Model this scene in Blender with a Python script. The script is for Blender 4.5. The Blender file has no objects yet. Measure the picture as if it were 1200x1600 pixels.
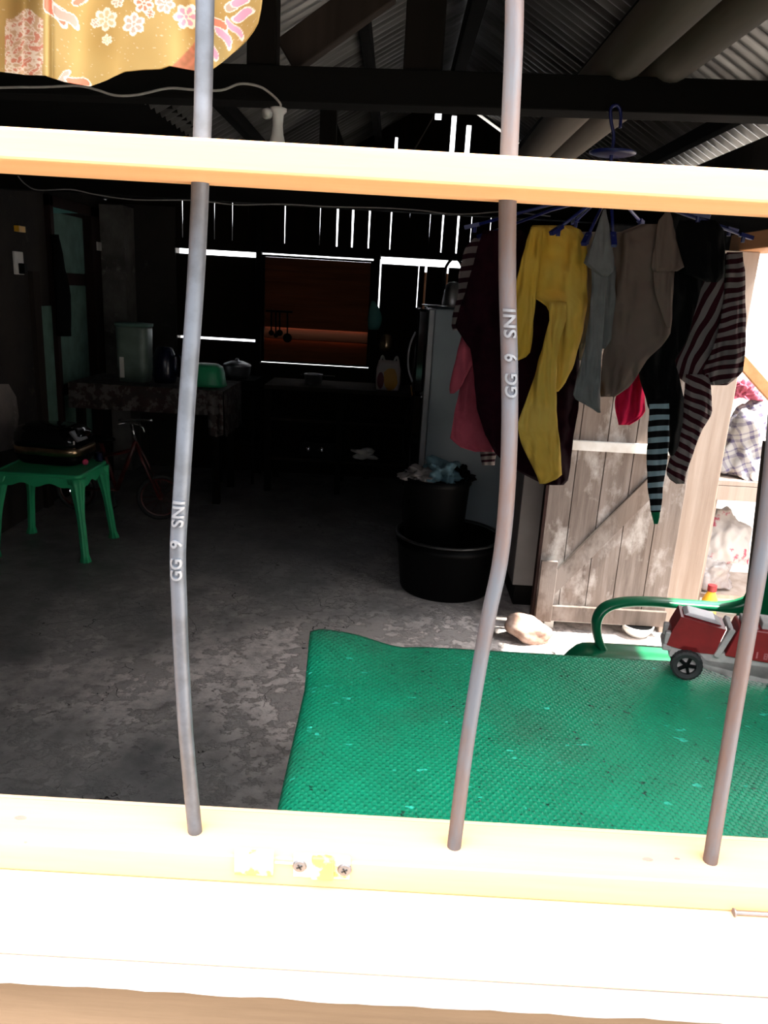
import bpy, bmesh, math, random
from mathutils import Vector, Matrix, noise
random.seed(7)
sc = bpy.context.scene
col = sc.collection
PI = math.pi
V = Vector

# ---------------------------------------------------------------- camera
PITCH = math.radians(16.0); ROLL = math.radians(3.3)
sp, cp, sr, cr = math.sin(PITCH), math.cos(PITCH), math.sin(ROLL), math.cos(ROLL)
CAM = V((0, 0, 1.5))
R0 = V((1, 0, 0)); U0 = V((0, sp, cp)); F0 = V((0, cp, -sp))
cam_d = bpy.data.cameras.new('camera'); cam = bpy.data.objects.new('camera', cam_d); col.objects.link(cam)
cam_d.sensor_width = 36; cam_d.lens = 27; cam_d.clip_start = 0.02
cx_ = R0 * cr + U0 * sr; cy_ = U0 * cr - R0 * sr; cz_ = -F0
cam.matrix_world = Matrix(((cx_.x, cy_.x, cz_.x, CAM.x), (cx_.y, cy_.y, cz_.y, CAM.y), (cx_.z, cy_.z, cz_.z, CAM.z), (0, 0, 0, 1)))
sc.camera = cam

def ray(px, py):
    dx, dy = px - 600, py - 800
    a = dx * cr + dy * sr; b = -dx * sr + dy * cr
    return R0 * (a / 1200) - U0 * (b / 1200) + F0
def PY(px, py, Y): d = ray(px, py); return CAM + d * (Y / d.y)
def PX(px, py, X): d = ray(px, py); return CAM + d * (X / d.x)
def PZ(px, py, Z): d = ray(px, py); return CAM + d * ((Z - 1.5) / d.z)

# ---------------------------------------------------------------- materials
MATS = {}
class NT:
    def __init__(s, m): s.nt = m.node_tree; s.n = s.nt.nodes; s.l = s.nt.links
    def new(s, t, **kw):
        o = s.n.new(t)
        for k, v in kw.items(): setattr(o, k, v)
        return o
    def link(s, a, b): s.l.new(a, b)
    def math(s, op, a, b=None, clamp=False):
        o = s.new('ShaderNodeMath', operation=op); o.use_clamp = clamp
        for i, x in enumerate((a, b)):
            if x is None: continue
            if isinstance(x, (int, float)): o.inputs[i].default_value = x
            else: s.link(x, o.inputs[i])
        return o.outputs[0]
    def mix(s, f, a, b):
        o = s.new('ShaderNodeMix', data_type='RGBA')
        for i, x in ((0, f), (6, a), (7, b)):
            if isinstance(x, (int, float)): o.inputs[i].default_value = x
            elif isinstance(x, tuple): o.inputs[i].default_value = (*x[:3], 1)
            else: s.link(x, o.inputs[i])
        return o.outputs[2]
    def noise(s, scale, detail=4, vec=None, rough=.55):
        o = s.new('ShaderNodeTexNoise'); o.inputs['Scale'].default_value = scale
        o.inputs['Detail'].default_value = detail; o.inputs['Roughness'].default_value = rough
        if vec is not None: s.link(vec, o.inputs['Vector'])
        return o.outputs[0]
    def ramp(s, f, lo, hi):
        o = s.new('ShaderNodeMapRange'); o.inputs[1].default_value = lo; o.inputs[2].default_value = hi
        s.link(f, o.inputs[0]); return o.outputs[0]
def base(name, rough=.6, metal=0.0):
    m = bpy.data.materials.new(name); m.use_nodes = True
    t = NT(m); b = t.n['Principled BSDF']
    b.inputs['Roughness'].default_value = rough; b.inputs['Metallic'].default_value = metal
    MATS[name] = m
    return m, t, b
def coords(t, stretch=(1, 1, 1)):
    tc = t.new('ShaderNodeTexCoord'); mp = t.new('ShaderNodeMapping')
    mp.inputs['Scale'].default_value = stretch
    t.link(tc.outputs['Object'], mp.inputs['Vector']); return mp.outputs[0]
def bump(t, b, h, strength=.3, dist=.01):
    o = t.new('ShaderNodeBump'); o.inputs['Strength'].default_value = strength; o.inputs['Distance'].default_value = dist
    t.link(h, o.inputs['Height']); t.link(o.outputs[0], b.inputs['Normal'])
def mat(name, c1, c2=None, scale=6, rough=.6, metal=0, stretch=(1, 1, 1), bmp=0, spec=None, alpha=None, lo=.35, hi=.65):
    if name in MATS: return MATS[name]
    m, t, b = base(name, rough, metal)
    vec = coords(t, stretch)
    c2 = c2 or tuple(x * .8 for x in c1)
    n = t.noise(scale, 6, vec)
    t.link(t.mix(t.ramp(n, lo, hi), c1, c2), b.inputs['Base Color'])
    if bmp: bump(t, b, n, bmp)
    if spec is not None: b.inputs['Specular IOR Level'].default_value = spec
    if alpha is not None: b.inputs['Alpha'].default_value = alpha
    return m
def wood(name, c1, c2, grain='x', rough=.7, bmp=.2, scale=9):
    st = {'x': (.12, 2, 2), 'y': (2, .12, 2), 'z': (2, 2, .12)}[grain]
    m, t, b = base(name, rough)
    vec = coords(t, st)
    n = t.noise(scale, 8, vec, .65)
    n2 = t.noise(1.5, 3, vec)
    f = t.math('ADD', t.math('MULTIPLY', t.ramp(n, .35, .65), .6), t.math('MULTIPLY', t.ramp(n2, .35, .65), .4))
    t.link(t.mix(f, c1, c2), b.inputs['Base Color']); bump(t, b, n, bmp, .004); b.inputs['Specular IOR Level'].default_value = .12
    return m
def stripes(name, ca, cb, thr=.5, rough=.9):
    m, t, b = base(name, rough)
    uv = t.new('ShaderNodeUVMap'); uv.uv_map = 'UVMap'
    s = t.new('ShaderNodeSeparateXYZ'); t.link(uv.outputs[0], s.inputs[0])
    f = t.math('GREATER_THAN', t.math('FRACT', s.outputs[0]), thr)
    t.link(t.mix(f, ca, cb), b.inputs['Base Color']); b.inputs['Specular IOR Level'].default_value = .1
    return m
def vcol(name, rough=.8):
    m, t, b = base(name, rough)
    a = t.new('ShaderNodeAttribute'); a.attribute_name = 'Col'
    t.link(a.outputs['Color'], b.inputs['Base Color']); b.inputs['Specular IOR Level'].default_value = .15
    return m, t, b

M_pine = wood('fresh_pine', (.80, .50, .28), (.64, .34, .155), 'x', .65, .12, 7)
M_pine2 = wood('fresh_pine_sill', (.78, .53, .33), (.66, .41, .23), 'x', .65, .12, 5)
M_greyboard = wood('weathered_grey_board', (.50, .48, .45), (.30, .285, .27), 'x', .85, .4, 8)
M_brownboard = wood('brown_cladding', (.32, .215, .135), (.13, .085, .05), 'x', .8, .4, 8)
M_dark = wood('dark_timber_x', (.004, .0035, .003), (.002, .002, .0018), 'x', .85, .3)  # near-black timber colour for beams and the low ceiling
M_darkz = wood('dark_timber_z', (.009, .007, .006), (.005, .004, .003), 'z', .85, .3)
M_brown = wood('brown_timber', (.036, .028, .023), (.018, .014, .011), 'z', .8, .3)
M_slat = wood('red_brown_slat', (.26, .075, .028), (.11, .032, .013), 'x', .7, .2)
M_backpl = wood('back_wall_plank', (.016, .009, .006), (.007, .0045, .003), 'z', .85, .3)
M_cream = wood('cream_barge_board', (.85, .72, .50), (.70, .55, .36), 'x', .7, .1)
M_orange = wood('orange_lintel_wood', (.50, .25, .12), (.34, .16, .07), 'y', .7, .2)
M_post = wood('pale_door_post', (.44, .36, .31), (.25, .18, .14), 'z', .8, .4, 7)
M_pole = wood('grey_round_pole', (.125, .11, .095), (.07, .06, .05), 'y', .7, .25, 5)
M_steel = mat('galvanised_bar', (.105, .118, .142), (.078, .086, .10), 60, .45, .35, lo=.4, hi=.6)
M_letter = mat('worn_raised_steel', (.20, .21, .23), (.16, .17, .185), 60, .4, .3)
M_rust = None
M_screw = mat('screw_steel', (.16, .16, .17), None, 90, .5, .4)
M_blackhole = mat('screw_slot_black', (.02, .02, .02), None, 20, .8)
M_brass = mat('pale_latch_plate', (.80, .66, .45), (.55, .26, .08), 60, .6, lo=.5, hi=.6)
M_bluepl = mat('blue_hanger_plastic', (.008, .014, .12), (.006, .010, .08), 20, .35)
M_whitepl = mat('white_plastic', (.75, .73, .68), (.68, .66, .62), 20, .4)
M_greenpl = mat('green_plastic', (.035, .44, .19), (.028, .36, .155), 4, .35)
M_chair = mat('green_chair_plastic', (.004, .15, .065), (.003, .12, .05), 4, .28)
M_blackpl = mat('black_plastic', (.0015, .0015, .0018), (.002, .002, .002), 12, .5, spec=.10)
M_gloss = mat('glossy_black', (.004, .004, .005), None, 5, .08)
M_bronze = mat('brushed_bronze_band', (.55, .40, .25), (.45, .32, .2), 30, .28, 1.0)
M_chrome = mat('chrome', (.75, .75, .78), None, 10, .18, 1.0)
M_alum = mat('aluminium', (.55, .55, .56), (.4, .4, .42), 18, .35, .9)
M_fridge = mat('fridge_grey', (.30, .37, .41), (.25, .31, .35), 3, .45)
M_fridgetrim = mat('fridge_trim_grey', (.36, .37, .39), None, 6, .4, .3)
M_cab = mat('grey_cabinet_board', (.26, .24, .235), (.19, .175, .17), 3, .6)
M_stone = mat('pale_stone', (.42, .31, .26), (.24, .14, .10), 14, .85, bmp=.6)
M_teal = mat('dull_teal_paint', (.13, .25, .20), (.08, .16, .13), 8, .65, bmp=.1)
M_tealb = mat('bright_teal_paint', (.10, .34, .30), (.07, .26, .23), 8, .6)
M_doorfr = wood('maroon_door_frame', (.030, .012, .010), (.014, .008, .007), 'z', .6, .2)
M_blue = mat('dark_blue_plastic', (.003, .005, .028), None, 6, .25)
M_pink = mat('pink_plastic', (.60, .05, .14), None, 6, .5)
M_yel = mat('yellow_plastic', (.85, .45, .03), None, 6, .4)
M_cable = mat('pale_cable', (.38, .36, .33), (.28, .26, .25), 30, .6)
M_bulb = mat('white_lamp_socket', (.55, .54, .52), (.48, .47, .46), 12, .35)
M_tire = mat('black_rubber', (.012, .012, .013), (.02, .02, .02), 40, .75)
M_red = mat('toy_red', (.24, .010, .013), (.17, .007, .010), 18, .42)
M_toywhite = mat('toy_greyed_white', (.42, .38, .37), (.27, .24, .235), 22, .55)
M_bikered = mat('bicycle_red', (.09, .010, .008), (.04, .006, .005), 10, .4)
M_outwall = mat('pale_outdoor_render', (.80, .74, .68), (.66, .60, .55), 3, .9, lo=.45, hi=.7)
M_bagtrans = None

# concrete floor
def floor_mat():
    m, t, b = base('worn_concrete', .5)
    vec = coords(t)
    vs = coords(t, (1, 1, 1))
    big = t.noise(1.1, 5, vec, .6)
    gx = t.new('ShaderNodeSeparateXYZ'); t.link(vec, gx.inputs[0])
    # worn patch (broken screed) runs diagonally mid-room; its paleness also paints in doorway light
    d = t.math('ADD', t.math('MULTIPLY', gx.outputs[0], .30), t.math('MULTIPLY', t.math('ABSOLUTE', t.math('ADD', gx.outputs[1], .62)), -.62))
    patch = t.ramp(t.math('ADD', t.math('ADD', d, .40), t.math('MULTIPLY', t.math('SUBTRACT', big, .5), 2.2)), -.35, .35)
    fine = t.noise(14, 10, vec, .72)
    mid = t.noise(4.5, 8, vec, .65)
    vor = t.new('ShaderNodeTexVoronoi'); vor.feature = 'DISTANCE_TO_EDGE'; vor.inputs['Scale'].default_value = 1.6
    wob = t.new('ShaderNodeVectorMath', operation='ADD'); nz = t.new('ShaderNodeTexNoise'); nz.inputs['Scale'].default_value = 2.5; nz.inputs['Detail'].default_value = 5
    t.link(vec, nz.inputs['Vector']); t.link(vec, wob.inputs[0]); t.link(nz.outputs[1], wob.inputs[1]); t.link(wob.outputs[0], vor.inputs['Vector'])
    crack = t.math('MULTIPLY', t.math('LESS_THAN', vor.outputs[0], .0035), t.math('GREATER_THAN', mid, .55))
    smooth_c = t.mix(t.ramp(mid, .35, .7), (.11, .106, .106), (.27, .255, .25))
    rough_c = t.mix(t.ramp(fine, .40, .62), (.74, .655, .62), (.38, .335, .315))
    isl = t.ramp(t.math('ADD', mid, t.math('MULTIPLY', t.math('SUBTRACT', fine, .5), .9)), .50, .58)
    rough_c2 = t.mix(isl, rough_c, (.40, .355, .335))
    c = t.mix(patch, smooth_c, rough_c2)
    c = t.mix(crack, c, (.015, .013, .012))
    t.link(c, b.inputs['Base Color'])
    t.link(t.math('ADD', t.math('MULTIPLY', patch, .42), t.math('ADD', .36, t.math('MULTIPLY', mid, .2))), b.inputs['Roughness'])
    h = t.math('ADD', t.math('MULTIPLY', t.math('MULTIPLY', patch, fine), .9), t.math('ADD', t.math('MULTIPLY', isl, .4), t.math('MULTIPLY', mid, .35)))
    bump(t, b, h, .8, .012)
    return m
M_floor = floor_mat()
M_ground = mat('outdoor_ground', (.72, .67, .60), (.58, .53, .47), 5, .95, bmp=.3)

def plaster(name, c1, c2, c3):
    m, t, b = base(name, .9)
    vec = coords(t); a = t.noise(2.2, 8, vec, .6); f = t.noise(16, 6, vec, .6)
    c = t.mix(t.ramp(a, .38, .62), c1, c2)
    c = t.mix(t.math('MULTIPLY', t.ramp(f, .55, .7), t.ramp(a, .5, .6)), c, c3)
    t.link(c, b.inputs['Base Color']); bump(t, b, f, .4, .01)
    return m
M_wallL = plaster('dark_left_plaster', (.028, .022, .018), (.012, .010, .009), (.045, .036, .030))  # very dark brown-grey plaster colour
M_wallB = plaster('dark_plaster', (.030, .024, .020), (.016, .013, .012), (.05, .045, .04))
M_pillar = plaster('mottled_concrete', (.17, .16, .145), (.06, .055, .05), (.22, .21, .19))
M_patch = plaster('bare_plaster', (.26, .22, .20), (.16, .14, .13), (.3, .27, .25))

def roof_mat():
    m, t, b = base('zinc_sheet', .42, .45)
    vec = coords(t, (.4, 3, .4)); n = t.noise(2.2, 7, vec, .6)
    t.link(t.mix(t.ramp(n, .3, .7), (.30, .30, .29), (.055, .05, .048)), b.inputs['Base Color'])
    return m
M_roof = roof_mat()

def mat_rubber():
    m, t, b = base('embossed_green_rubber', .42)
    vec = coords(t); s = t.new('ShaderNodeSeparateXYZ'); t.link(vec, s.inputs[0])
    u = t.math('MULTIPLY', s.outputs[0], 2 * PI / .0125); v = t.math('MULTIPLY', s.outputs[1], 2 * PI / .0155)
    w = t.math('MULTIPLY', t.math('SINE', u), t.math('SINE', v))
    h = t.math('POWER', t.math('ABSOLUTE', w), .6)
    h = t.math('MULTIPLY', h, t.math('GREATER_THAN', w, 0))
    sc_ = t.noise(3.2, 4, vec); fine = t.noise(70, 4, vec, .7); mid = t.noise(9, 5, vec, .6)
    c = t.mix(t.ramp(mid, .3, .7), (.004, .32, .165), (.007, .24, .122))
    # grime in a few patches, plus black nicks and pale scraped spots
    c = t.mix(t.math('MULTIPLY', t.ramp(sc_, .55, .72), .5), c, (.05, .13, .085))
    nick = t.math('MULTIPLY', t.math('GREATER_THAN', fine, .635), t.math('GREATER_THAN', mid, .53))
    c = t.mix(nick, c, (.006, .03, .018))
    sv = coords(t, (1, 2, 1)); sn = t.noise(26, 2, sv, .5)
    pale = t.math('MULTIPLY', t.math('GREATER_THAN', sn, .705), t.math('LESS_THAN', mid, .56))
    c = t.mix(pale, c, (.04, .60, .42))
    t.link(c, b.inputs['Base Color'])
    bump(t, b, h, .6, .0026)
    return m
M_rubber = mat_rubber()

def plank_mat(name, c1, c2, c3):
    m, t, b = base(name, .85)
    v = coords(t, (2, 2, .15)); n = t.noise(9, 8, v, .7)
    v2 = coords(t, (1, 1, .6)); n2 = t.noise(5, 6, v2, .65); n3 = t.noise(2.0, 3, v2)
    c = t.mix(t.ramp(n, .35, .65), c1, c2)
    c = t.mix(t.ramp(n2, .5, .62), c, c3)
    c = t.mix(t.math('MULTIPLY', t.ramp(n3, .4, .7), .5), c, (.20, .13, .09))
    t.link(c, b.inputs['Base Color']); bump(t, b, n, .5, .004)
    return m
M_plankdoor = plank_mat('peeling_plank_door', (.23, .19, .17), (.10, .075, .062), (.42, .39, .37))
M_doorbrace = plank_mat('door_brace_wood', (.14, .11, .095), (.07, .053, .044), (.20, .17, .155))
M_whiterail = mat('whitewashed_rail', (.80, .78, .76), (.6, .55, .5), 9, .8)

def rusty():
    m, t, b = base('rusting_steel', .6, .35)
    vec = coords(t, (3, 3, .8)); n = t.noise(12, 7, vec, .65)
    s = t.new('ShaderNodeSeparateXYZ'); t.link(coords(t), s.inputs[0])
    f = t.ramp(n, .40, .62)
    t.link(t.mix(f, (.10, .11, .13), (.115, .08, .072)), b.inputs['Base Color']); bump(t, b, n, .35, .002)
    return m
M_rust = rusty()

CK = .68
def cloth(name, c, c2=None, scale=30):
    c = tuple(x * CK for x in c); c2 = tuple(x * CK for x in c2) if c2 else None
    return mat(name, c, c2 or tuple(x * .82 for x in c), scale, .92, 0, bmp=.12, spec=.08)
C_yellow = cloth('yellow_knit', (.85, .56, .12), (.80, .46, .05), 5)
C_maroon = cloth('dark_maroon_velvet', (.016, .0015, .005), (.022, .002, .007))
C_pink = cloth('rose_pink_cotton', (.48, .085, .125))
C_grey = cloth('grey_jersey', (.22, .215, .215))
C_beige = cloth('beige_cotton', (.23, .165, .14), (.19, .135, .11), 4)
C_black = cloth('black_cotton', (.004, .004, .004))
C_red = cloth('scarlet_cotton', (1.2, .03, .14))
C_cream = cloth('cream_cotton', (.50, .42, .33))
C_bluepale = cloth('pale_blue_cloth', (.22, .38, .45), (.15, .27, .33), 12)
C_greypale = cloth('pale_grey_cloth', (.40, .36, .35), None, 12)
S_left = stripes('cream_black_stripe', (.22, .18, .17), (.03, .008, .014), .58)
S_right = stripes('maroon_cream_stripe', (.20, .165, .16), (.034, .006, .010), .5)
S_teal = stripes('black_blue_stripe', (.22, .30, .34), (.003, .003, .004), .45)

# ---------------------------------------------------------------- mesh helpers
def bx(bm, x0, x1, y0, y1, z0, z1, M=None):
    vs = [bm.verts.new((M @ V(p)) if M else p) for p in ((x0, y0, z0), (x1, y0, z0), (x1, y1, z0), (x0, y1, z0), (x0, y0, z1), (x1, y0, z1), (x1, y1, z1), (x0, y1, z1))]
    for f in ((0, 3, 2, 1), (4, 5, 6, 7), (0, 1, 5, 4), (1, 2, 6, 5), (2, 3, 7, 6), (3, 0, 4, 7)): bm.faces.new([vs[i] for i in f])
def frame_of(d, up=V((0, 0, 1))):
    d = d.normalized()
    if abs(d.dot(up)) > .95: up = V((0, 1, 0))
    a = d.cross(up).normalized(); b = a.cross(d).normalized(); return a, b
def bar(bm, p0, p1, w, h, up=V((0, 0, 1))):
    p0, p1 = V(p0), V(p1); a, b = frame_of(p1 - p0, up)
    vs = []
    for p in (p0, p1):
        for s, t in ((-1, -1), (1, -1), (1, 1), (-1, 1)): vs.append(bm.verts.new(p + a * s * w / 2 + b * t * h / 2))
    for f in ((0, 1, 2, 3), (7, 6, 5, 4), (0, 4, 5, 1), (1, 5, 6, 2), (2, 6, 7, 3), (3, 7, 4, 0)): bm.faces.new([vs[i] for i in f])
def loft(bm, rings, caps=True, closed=True):
    R = [[bm.verts.new(p) for p in r] for r in rings]
    n = len(R[0])
    for i in range(len(R) - 1):
        for j in range(n if closed else n - 1):
            k = (j + 1) % n
            bm.faces.new((R[i][j], R[i][k], R[i + 1][k], R[i + 1][j]))
    if caps and closed:
        bm.faces.new(R[0][::-1]); bm.faces.new(R[-1])
    return R
def smooth_pts(pts, n=6):
    pts = [V(p) for p in pts]; out = []
    for i in range(len(pts) - 1):
        p0 = pts[max(i - 1, 0)]; p1 = pts[i]; p2 = pts[i + 1]; p3 = pts[min(i + 2, len(pts) - 1)]
        for k in range(n):
            t = k / n
            out.append(.5 * ((2 * p1) + (-p0 + p2) * t + (2 * p0 - 5 * p1 + 4 * p2 - p3) * t * t + (-p0 + 3 * p1 - 3 * p2 + p3) * t ** 3))
    out.append(pts[-1]); return out
def tube(bm, pts, r, n=10, caps=True, flat=1.0):
    pts = [V(p) for p in pts]; rings = []
    a = None
    for i, p in enumerate(pts):
        d = (pts[min(i + 1, len(pts) - 1)] - pts[max(i - 1, 0)])
        if d.length < 1e-9: d = V((0, 0, 1))
        d.normalize()
        if a is None: a, b = frame_of(d)
        else:
            a = (a - d * a.dot(d)).normalized(); b = a.cross(d).normalized()
        rr = r[i] if isinstance(r, (list, tuple)) else r
        rings.append([p + (a * math.cos(2 * PI * k / n) + b * math.sin(2 * PI * k / n) * flat) * rr for k in range(n)])
    loft(bm, rings, caps)
def lathe(bm, prof, n=32, M=None, c=(0, 0, 0)):
    c = V(c); rings = []
    for r, z in prof:
        ring = [V((max(r, 1e-4) * math.cos(2 * PI * k / n), max(r, 1e-4) * math.sin(2 * PI * k / n), z)) for k in range(n)]
        rings.append([(M @ p if M else p) + c for p in ring])
    loft(bm, rings, True)
def grid(bm, fn, nu, nv):
    g = [[bm.verts.new(fn(i / nu, j / nv)) for j in range(nv + 1)] for i in range(nu + 1)]
    for i in range(nu):
        for j in range(nv): bm.faces.new((g[i][j], g[i + 1][j], g[i + 1][j + 1], g[i][j + 1]))
    return g
def prism(bm, pts, off):
    off = V(off); a = [bm.verts.new(V(p)) for p in pts]; b = [bm.verts.new(V(p) + off) for p in pts]; n = len(a)
    bm.faces.new(a[::-1]); bm.faces.new(b)
    for i in range(n): bm.faces.new((a[i], a[(i + 1) % n], b[(i + 1) % n], b[i]))
def sphere(bm, c, r, s=(1, 1, 1), u=16, v=10, rough=0, seed=0):
    ret = bmesh.ops.create_uvsphere(bm, u_segments=u, v_segments=v, radius=1)
    for q in ret['verts']:
        k = 1 + (rough * noise.noise(q.co * 1.6 + V((seed, 0, 0))) if rough else 0)
        q.co = V((q.co.x * s[0] * r * k, q.co.y * s[1] * r * k, q.co.z * s[2] * r * k)) + V(c)

WM = {}
def thing(name, loc=(0, 0, 0), rz=0, label=None, cat=None, group=None, kind=None):
    o = bpy.data.objects.new(name, None); col.objects.link(o); o.empty_display_size = .05
    o.location = loc; o.rotation_euler = (0, 0, rz)
    WM[o.name] = Matrix.Translation(V(loc)) @ Matrix.Rotation(rz, 4, 'Z')
    if label: o['label'] = label
    if cat: o['category'] = cat
    if group: o['group'] = group
    if kind: o['kind'] = kind
    return o
def obj(name, bm, m, parent=None, smooth=False, local=False, bevel=0, label=None, cat=None, group=None, kind=None, solid=0, sub=0, angle=None):
    bmesh.ops.recalc_face_normals(bm, faces=bm.faces)
    if parent is not None:
        if not local: bm.transform(WM[parent.name].inverted())
    me = bpy.data.meshes.new(name)
    org = None
    if parent is None:
        xs = [v.co.x for v in bm.verts]; ys = [v.co.y for v in bm.verts]; zs = [v.co.z for v in bm.verts]
        org = V(((min(xs) + max(xs)) / 2, (min(ys) + max(ys)) / 2, min(zs)))
        if kind != 'structure' or True: bm.transform(Matrix.Translation(-org))
    bm.to_mesh(me); bm.free()
    if smooth: me.shade_smooth()
    me.materials.append(m)
    o = bpy.data.objects.new(name, me); col.objects.link(o)
    if org is not None: o.location = org; WM[o.name] = Matrix.Translation(org)
    else: o.parent = parent; WM[o.name] = WM[parent.name]
    if label: o['label'] = label
    if cat: o['category'] = cat
    if group: o['group'] = group
    if kind: o['kind'] = kind
    if solid:
        md = o.modifiers.new('solid', 'SOLIDIFY'); md.thickness = solid; md.offset = 0
    if bevel:
        md = o.modifiers.new('bevel', 'BEVEL'); md.width = bevel; md.segments = 2; md.limit_method = 'ANGLE'
    if sub:
        md = o.modifiers.new('sub', 'SUBSURF'); md.levels = sub; md.render_levels = sub
    return o
def NB(): return bmesh.new()
def struct(name, bm, m, parent=None, **kw):
    if parent is None: kw['kind'] = 'structure'
    return obj(name, bm, m, parent, **kw)

# ================================================================ SETTING
XL, XR, YB, YF = -2.25, 1.45, 6.25, .44
bm = NB(); bx(bm, XL, XR + .10, YF, YB, -.06, 0)
struct('floor', bm, M_floor, label='dark worn concrete floor of the room', cat='floor')
bm = NB(); bx(bm, 1.58, 9, -7, 12, -.12, -.062); bx(bm, -9, 1.58, YB + .15, 12, -.12, -.062)
struct('ground_outside', bm, M_ground, label='pale sunlit ground outside the house', cat='ground')
bm = NB(); bx(bm, -9, 1.58, -7, .36, -.12, -.062)
struct('ground_front', bm, mat('dark_front_ground', (.10, .062, .038), (.07, .043, .027), 5, .95, bmp=.3), label='unseen dark brown ground below the near window', cat='ground')  # unseen ground, darkened so little light bounces up under the rails
# --- left wall with door opening
dz = PX(100, 335, XL).z
y0d = PX(76, 450, XL).y; y1d = PX(152, 450, XL).y
DT = 1.97
bm = NB()
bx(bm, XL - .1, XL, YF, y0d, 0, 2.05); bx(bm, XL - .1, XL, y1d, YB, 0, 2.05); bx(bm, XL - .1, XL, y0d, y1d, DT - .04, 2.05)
struct('wall_left', bm, M_wallL, label='dark plaster wall on the left with a door in it', cat='wall')
d1 = thing('door_1', (XL, (y0d + y1d) / 2, 0), label='narrow teal panelled door in a dark red frame on the left wall', cat='door', kind='structure')
bm = NB()
bx(bm, XL - .05, XL + .04, y1d - .16, y1d, 0, DT); bx(bm, XL - .05, XL + .04, y0d, y0d + .05, 0, DT); bx(bm, XL - .05, XL + .04, y0d, y1d, DT - .07, DT)
obj('door_frame', bm, M_doorfr, d1, bevel=.004)
bm = NB(); bx(bm, XL - .06, XL - .02, y0d + .05, y1d - .16, 0, DT - .07)
obj('door_leaf', bm, M_doorfr, d1)
ya, yb = y0d + .08, y1d - .2
for z0, z1 in ((.12, .68), (.76, 1.42), (1.5, 1.88)):
    bm = NB(); bx(bm, XL - .03, XL - .008, ya, yb, z0, z1); obj('door_panel', bm, M_teal, d1, bevel=.006)
bm = NB(); bx(bm, XL - .02, XL + .015, y0d - .17, y0d - .01, .3, PX(62, 478, XL).z); 
struct('trim_1', bm, M_teal, label='teal painted strip beside the left door', cat='trim')
bm = NB(); bx(bm, XL - .02, XL + .03, y0d - .28, y0d - .19, 0, 1.5)
struct('trim_2', bm, M_brown, label='brown post beside the teal strip', cat='trim')
q = [PX(77, 316, XL + .01), PX(78, 333, XL + .01), PX(128, 333, XL + .01)]
bm = NB(); prism(bm, q, (.02, 0, 0)); struct('trim_3', bm, M_tealb, label='small bright teal triangle above the left door', cat='trim')
# bare plaster patch
bm = NB()
pts = [PX(x, y, XL + .002) for x, y in ((-60, 600), (12, 600), (24, 620), (28, 650), (22, 700), (-60, 720))]
prism(bm, pts, (.006, 0, 0)); struct('trim_4', bm, M_patch, label='pale bare plaster patch low on the left wall', cat='wall patch')
# --- back wall : left plaster portion, concrete pillar
xb0 = PY(276, 450, YB).x
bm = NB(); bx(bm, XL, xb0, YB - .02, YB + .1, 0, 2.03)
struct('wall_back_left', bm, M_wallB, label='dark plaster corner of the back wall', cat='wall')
pl, pr = PY(160, 450, YB - .25).x, PY(197, 450, YB - .25).x
bm = NB(); bx(bm, pl, pr, YB - .25, YB - .02, 0, 2.0)
struct('trim_5', bm, M_pillar, label='mottled concrete pillar in the back left corner', cat='pillar')
# --- back plank wall with real gaps
def bxz(px, py): p = PY(px, py, YB); return p.x, p.z
zs0 = bxz(340, 399)[1]; zs1 = bxz(340, 391)[1]      # left slot
zm0 = bxz(500, 402.5)[1]; zm1 = bxz(500, 400)[1]        # thin slot
zr0 = bxz(650, 415)[1]; zr1 = bxz(650, 404)[1]      # right slot
ztop = bxz(500, 330)[1]; zslitb = bxz(500, 386)[1]
XA, XB_, XC, XD = bxz(403, 450)[0], bxz(410, 450)[0], bxz(582, 450)[0], bxz(593, 450)[0]
XE = bxz(703, 412)[0]; XW = 1.45
RX, RZ, SL = .30, 2.93, .577      # ridge
XK = -1.0
def roofz(x):
    if x < XK: return RZ - (RX - XK) * SL + (x - XK) * .10
    return RZ - abs(x - RX) * SL
bm = NB(); t_ = .025; zU = bxz(500, 286)[1]
slits = [(285, 3), (309, 0), (335, 2.5), (363, 2.5), (388, 1), (417, .8), (445, 3), (474, .8), (500, 1.8), (527, 5), (551, 5), (577, 4), (611, 3), (640, .6), (672, 1.2), (692, 4), (716, 5), (737, 2), (767, 2), (800, 0), (840, 0)]
prev = xb0
for i, (px, w) in enumerate(slits + [(None, 0)]):
    if px is None: x, ww = XW, 0
    else:
        x = bxz(px, 350)[0]; ww = w * .0040
    x0, x1 = prev, x - ww / 2
    if x1 > x0:
        # plank: a little raggedly cut, gap narrows towards its foot
        zb = zslitb - random.uniform(0, .02)
        ww2 = ww * .35
        pts = [V((x0 - (0.004 if i else 0), YB, zb)), V((x1 + ww * .25, YB, zb)), V((x1, YB, zU)), V((x0, YB, zU))]
        prism(bm, pts, (0, t_, 0))
    prev = x + ww / 2
def gtop(x): return roofz(x) - (.045 if bxz(478, 240)[0] < x < bxz(598, 180)[0] else (.022 if bxz(725, 180)[0] < x < bxz(860, 250)[0] else -.004))
ups = [(620, 4, 238, 214), (683, 9, 187, 176), (708, 7, 240, 180), (732, 7, 245, 195)]
def gab(x0, x1, z0, fn):
    n = max(2, int((x1 - x0) / .03)); 
    P = [V((x0, YB, z0)), V((x1, YB, z0))] + [V((x1 + (x0 - x1) * k / n, YB, fn(x1 + (x0 - x1) * k / n))) for k in range(n + 1)]
    prism(bm, P, (0, t_, 0))
prev = XL
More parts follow.
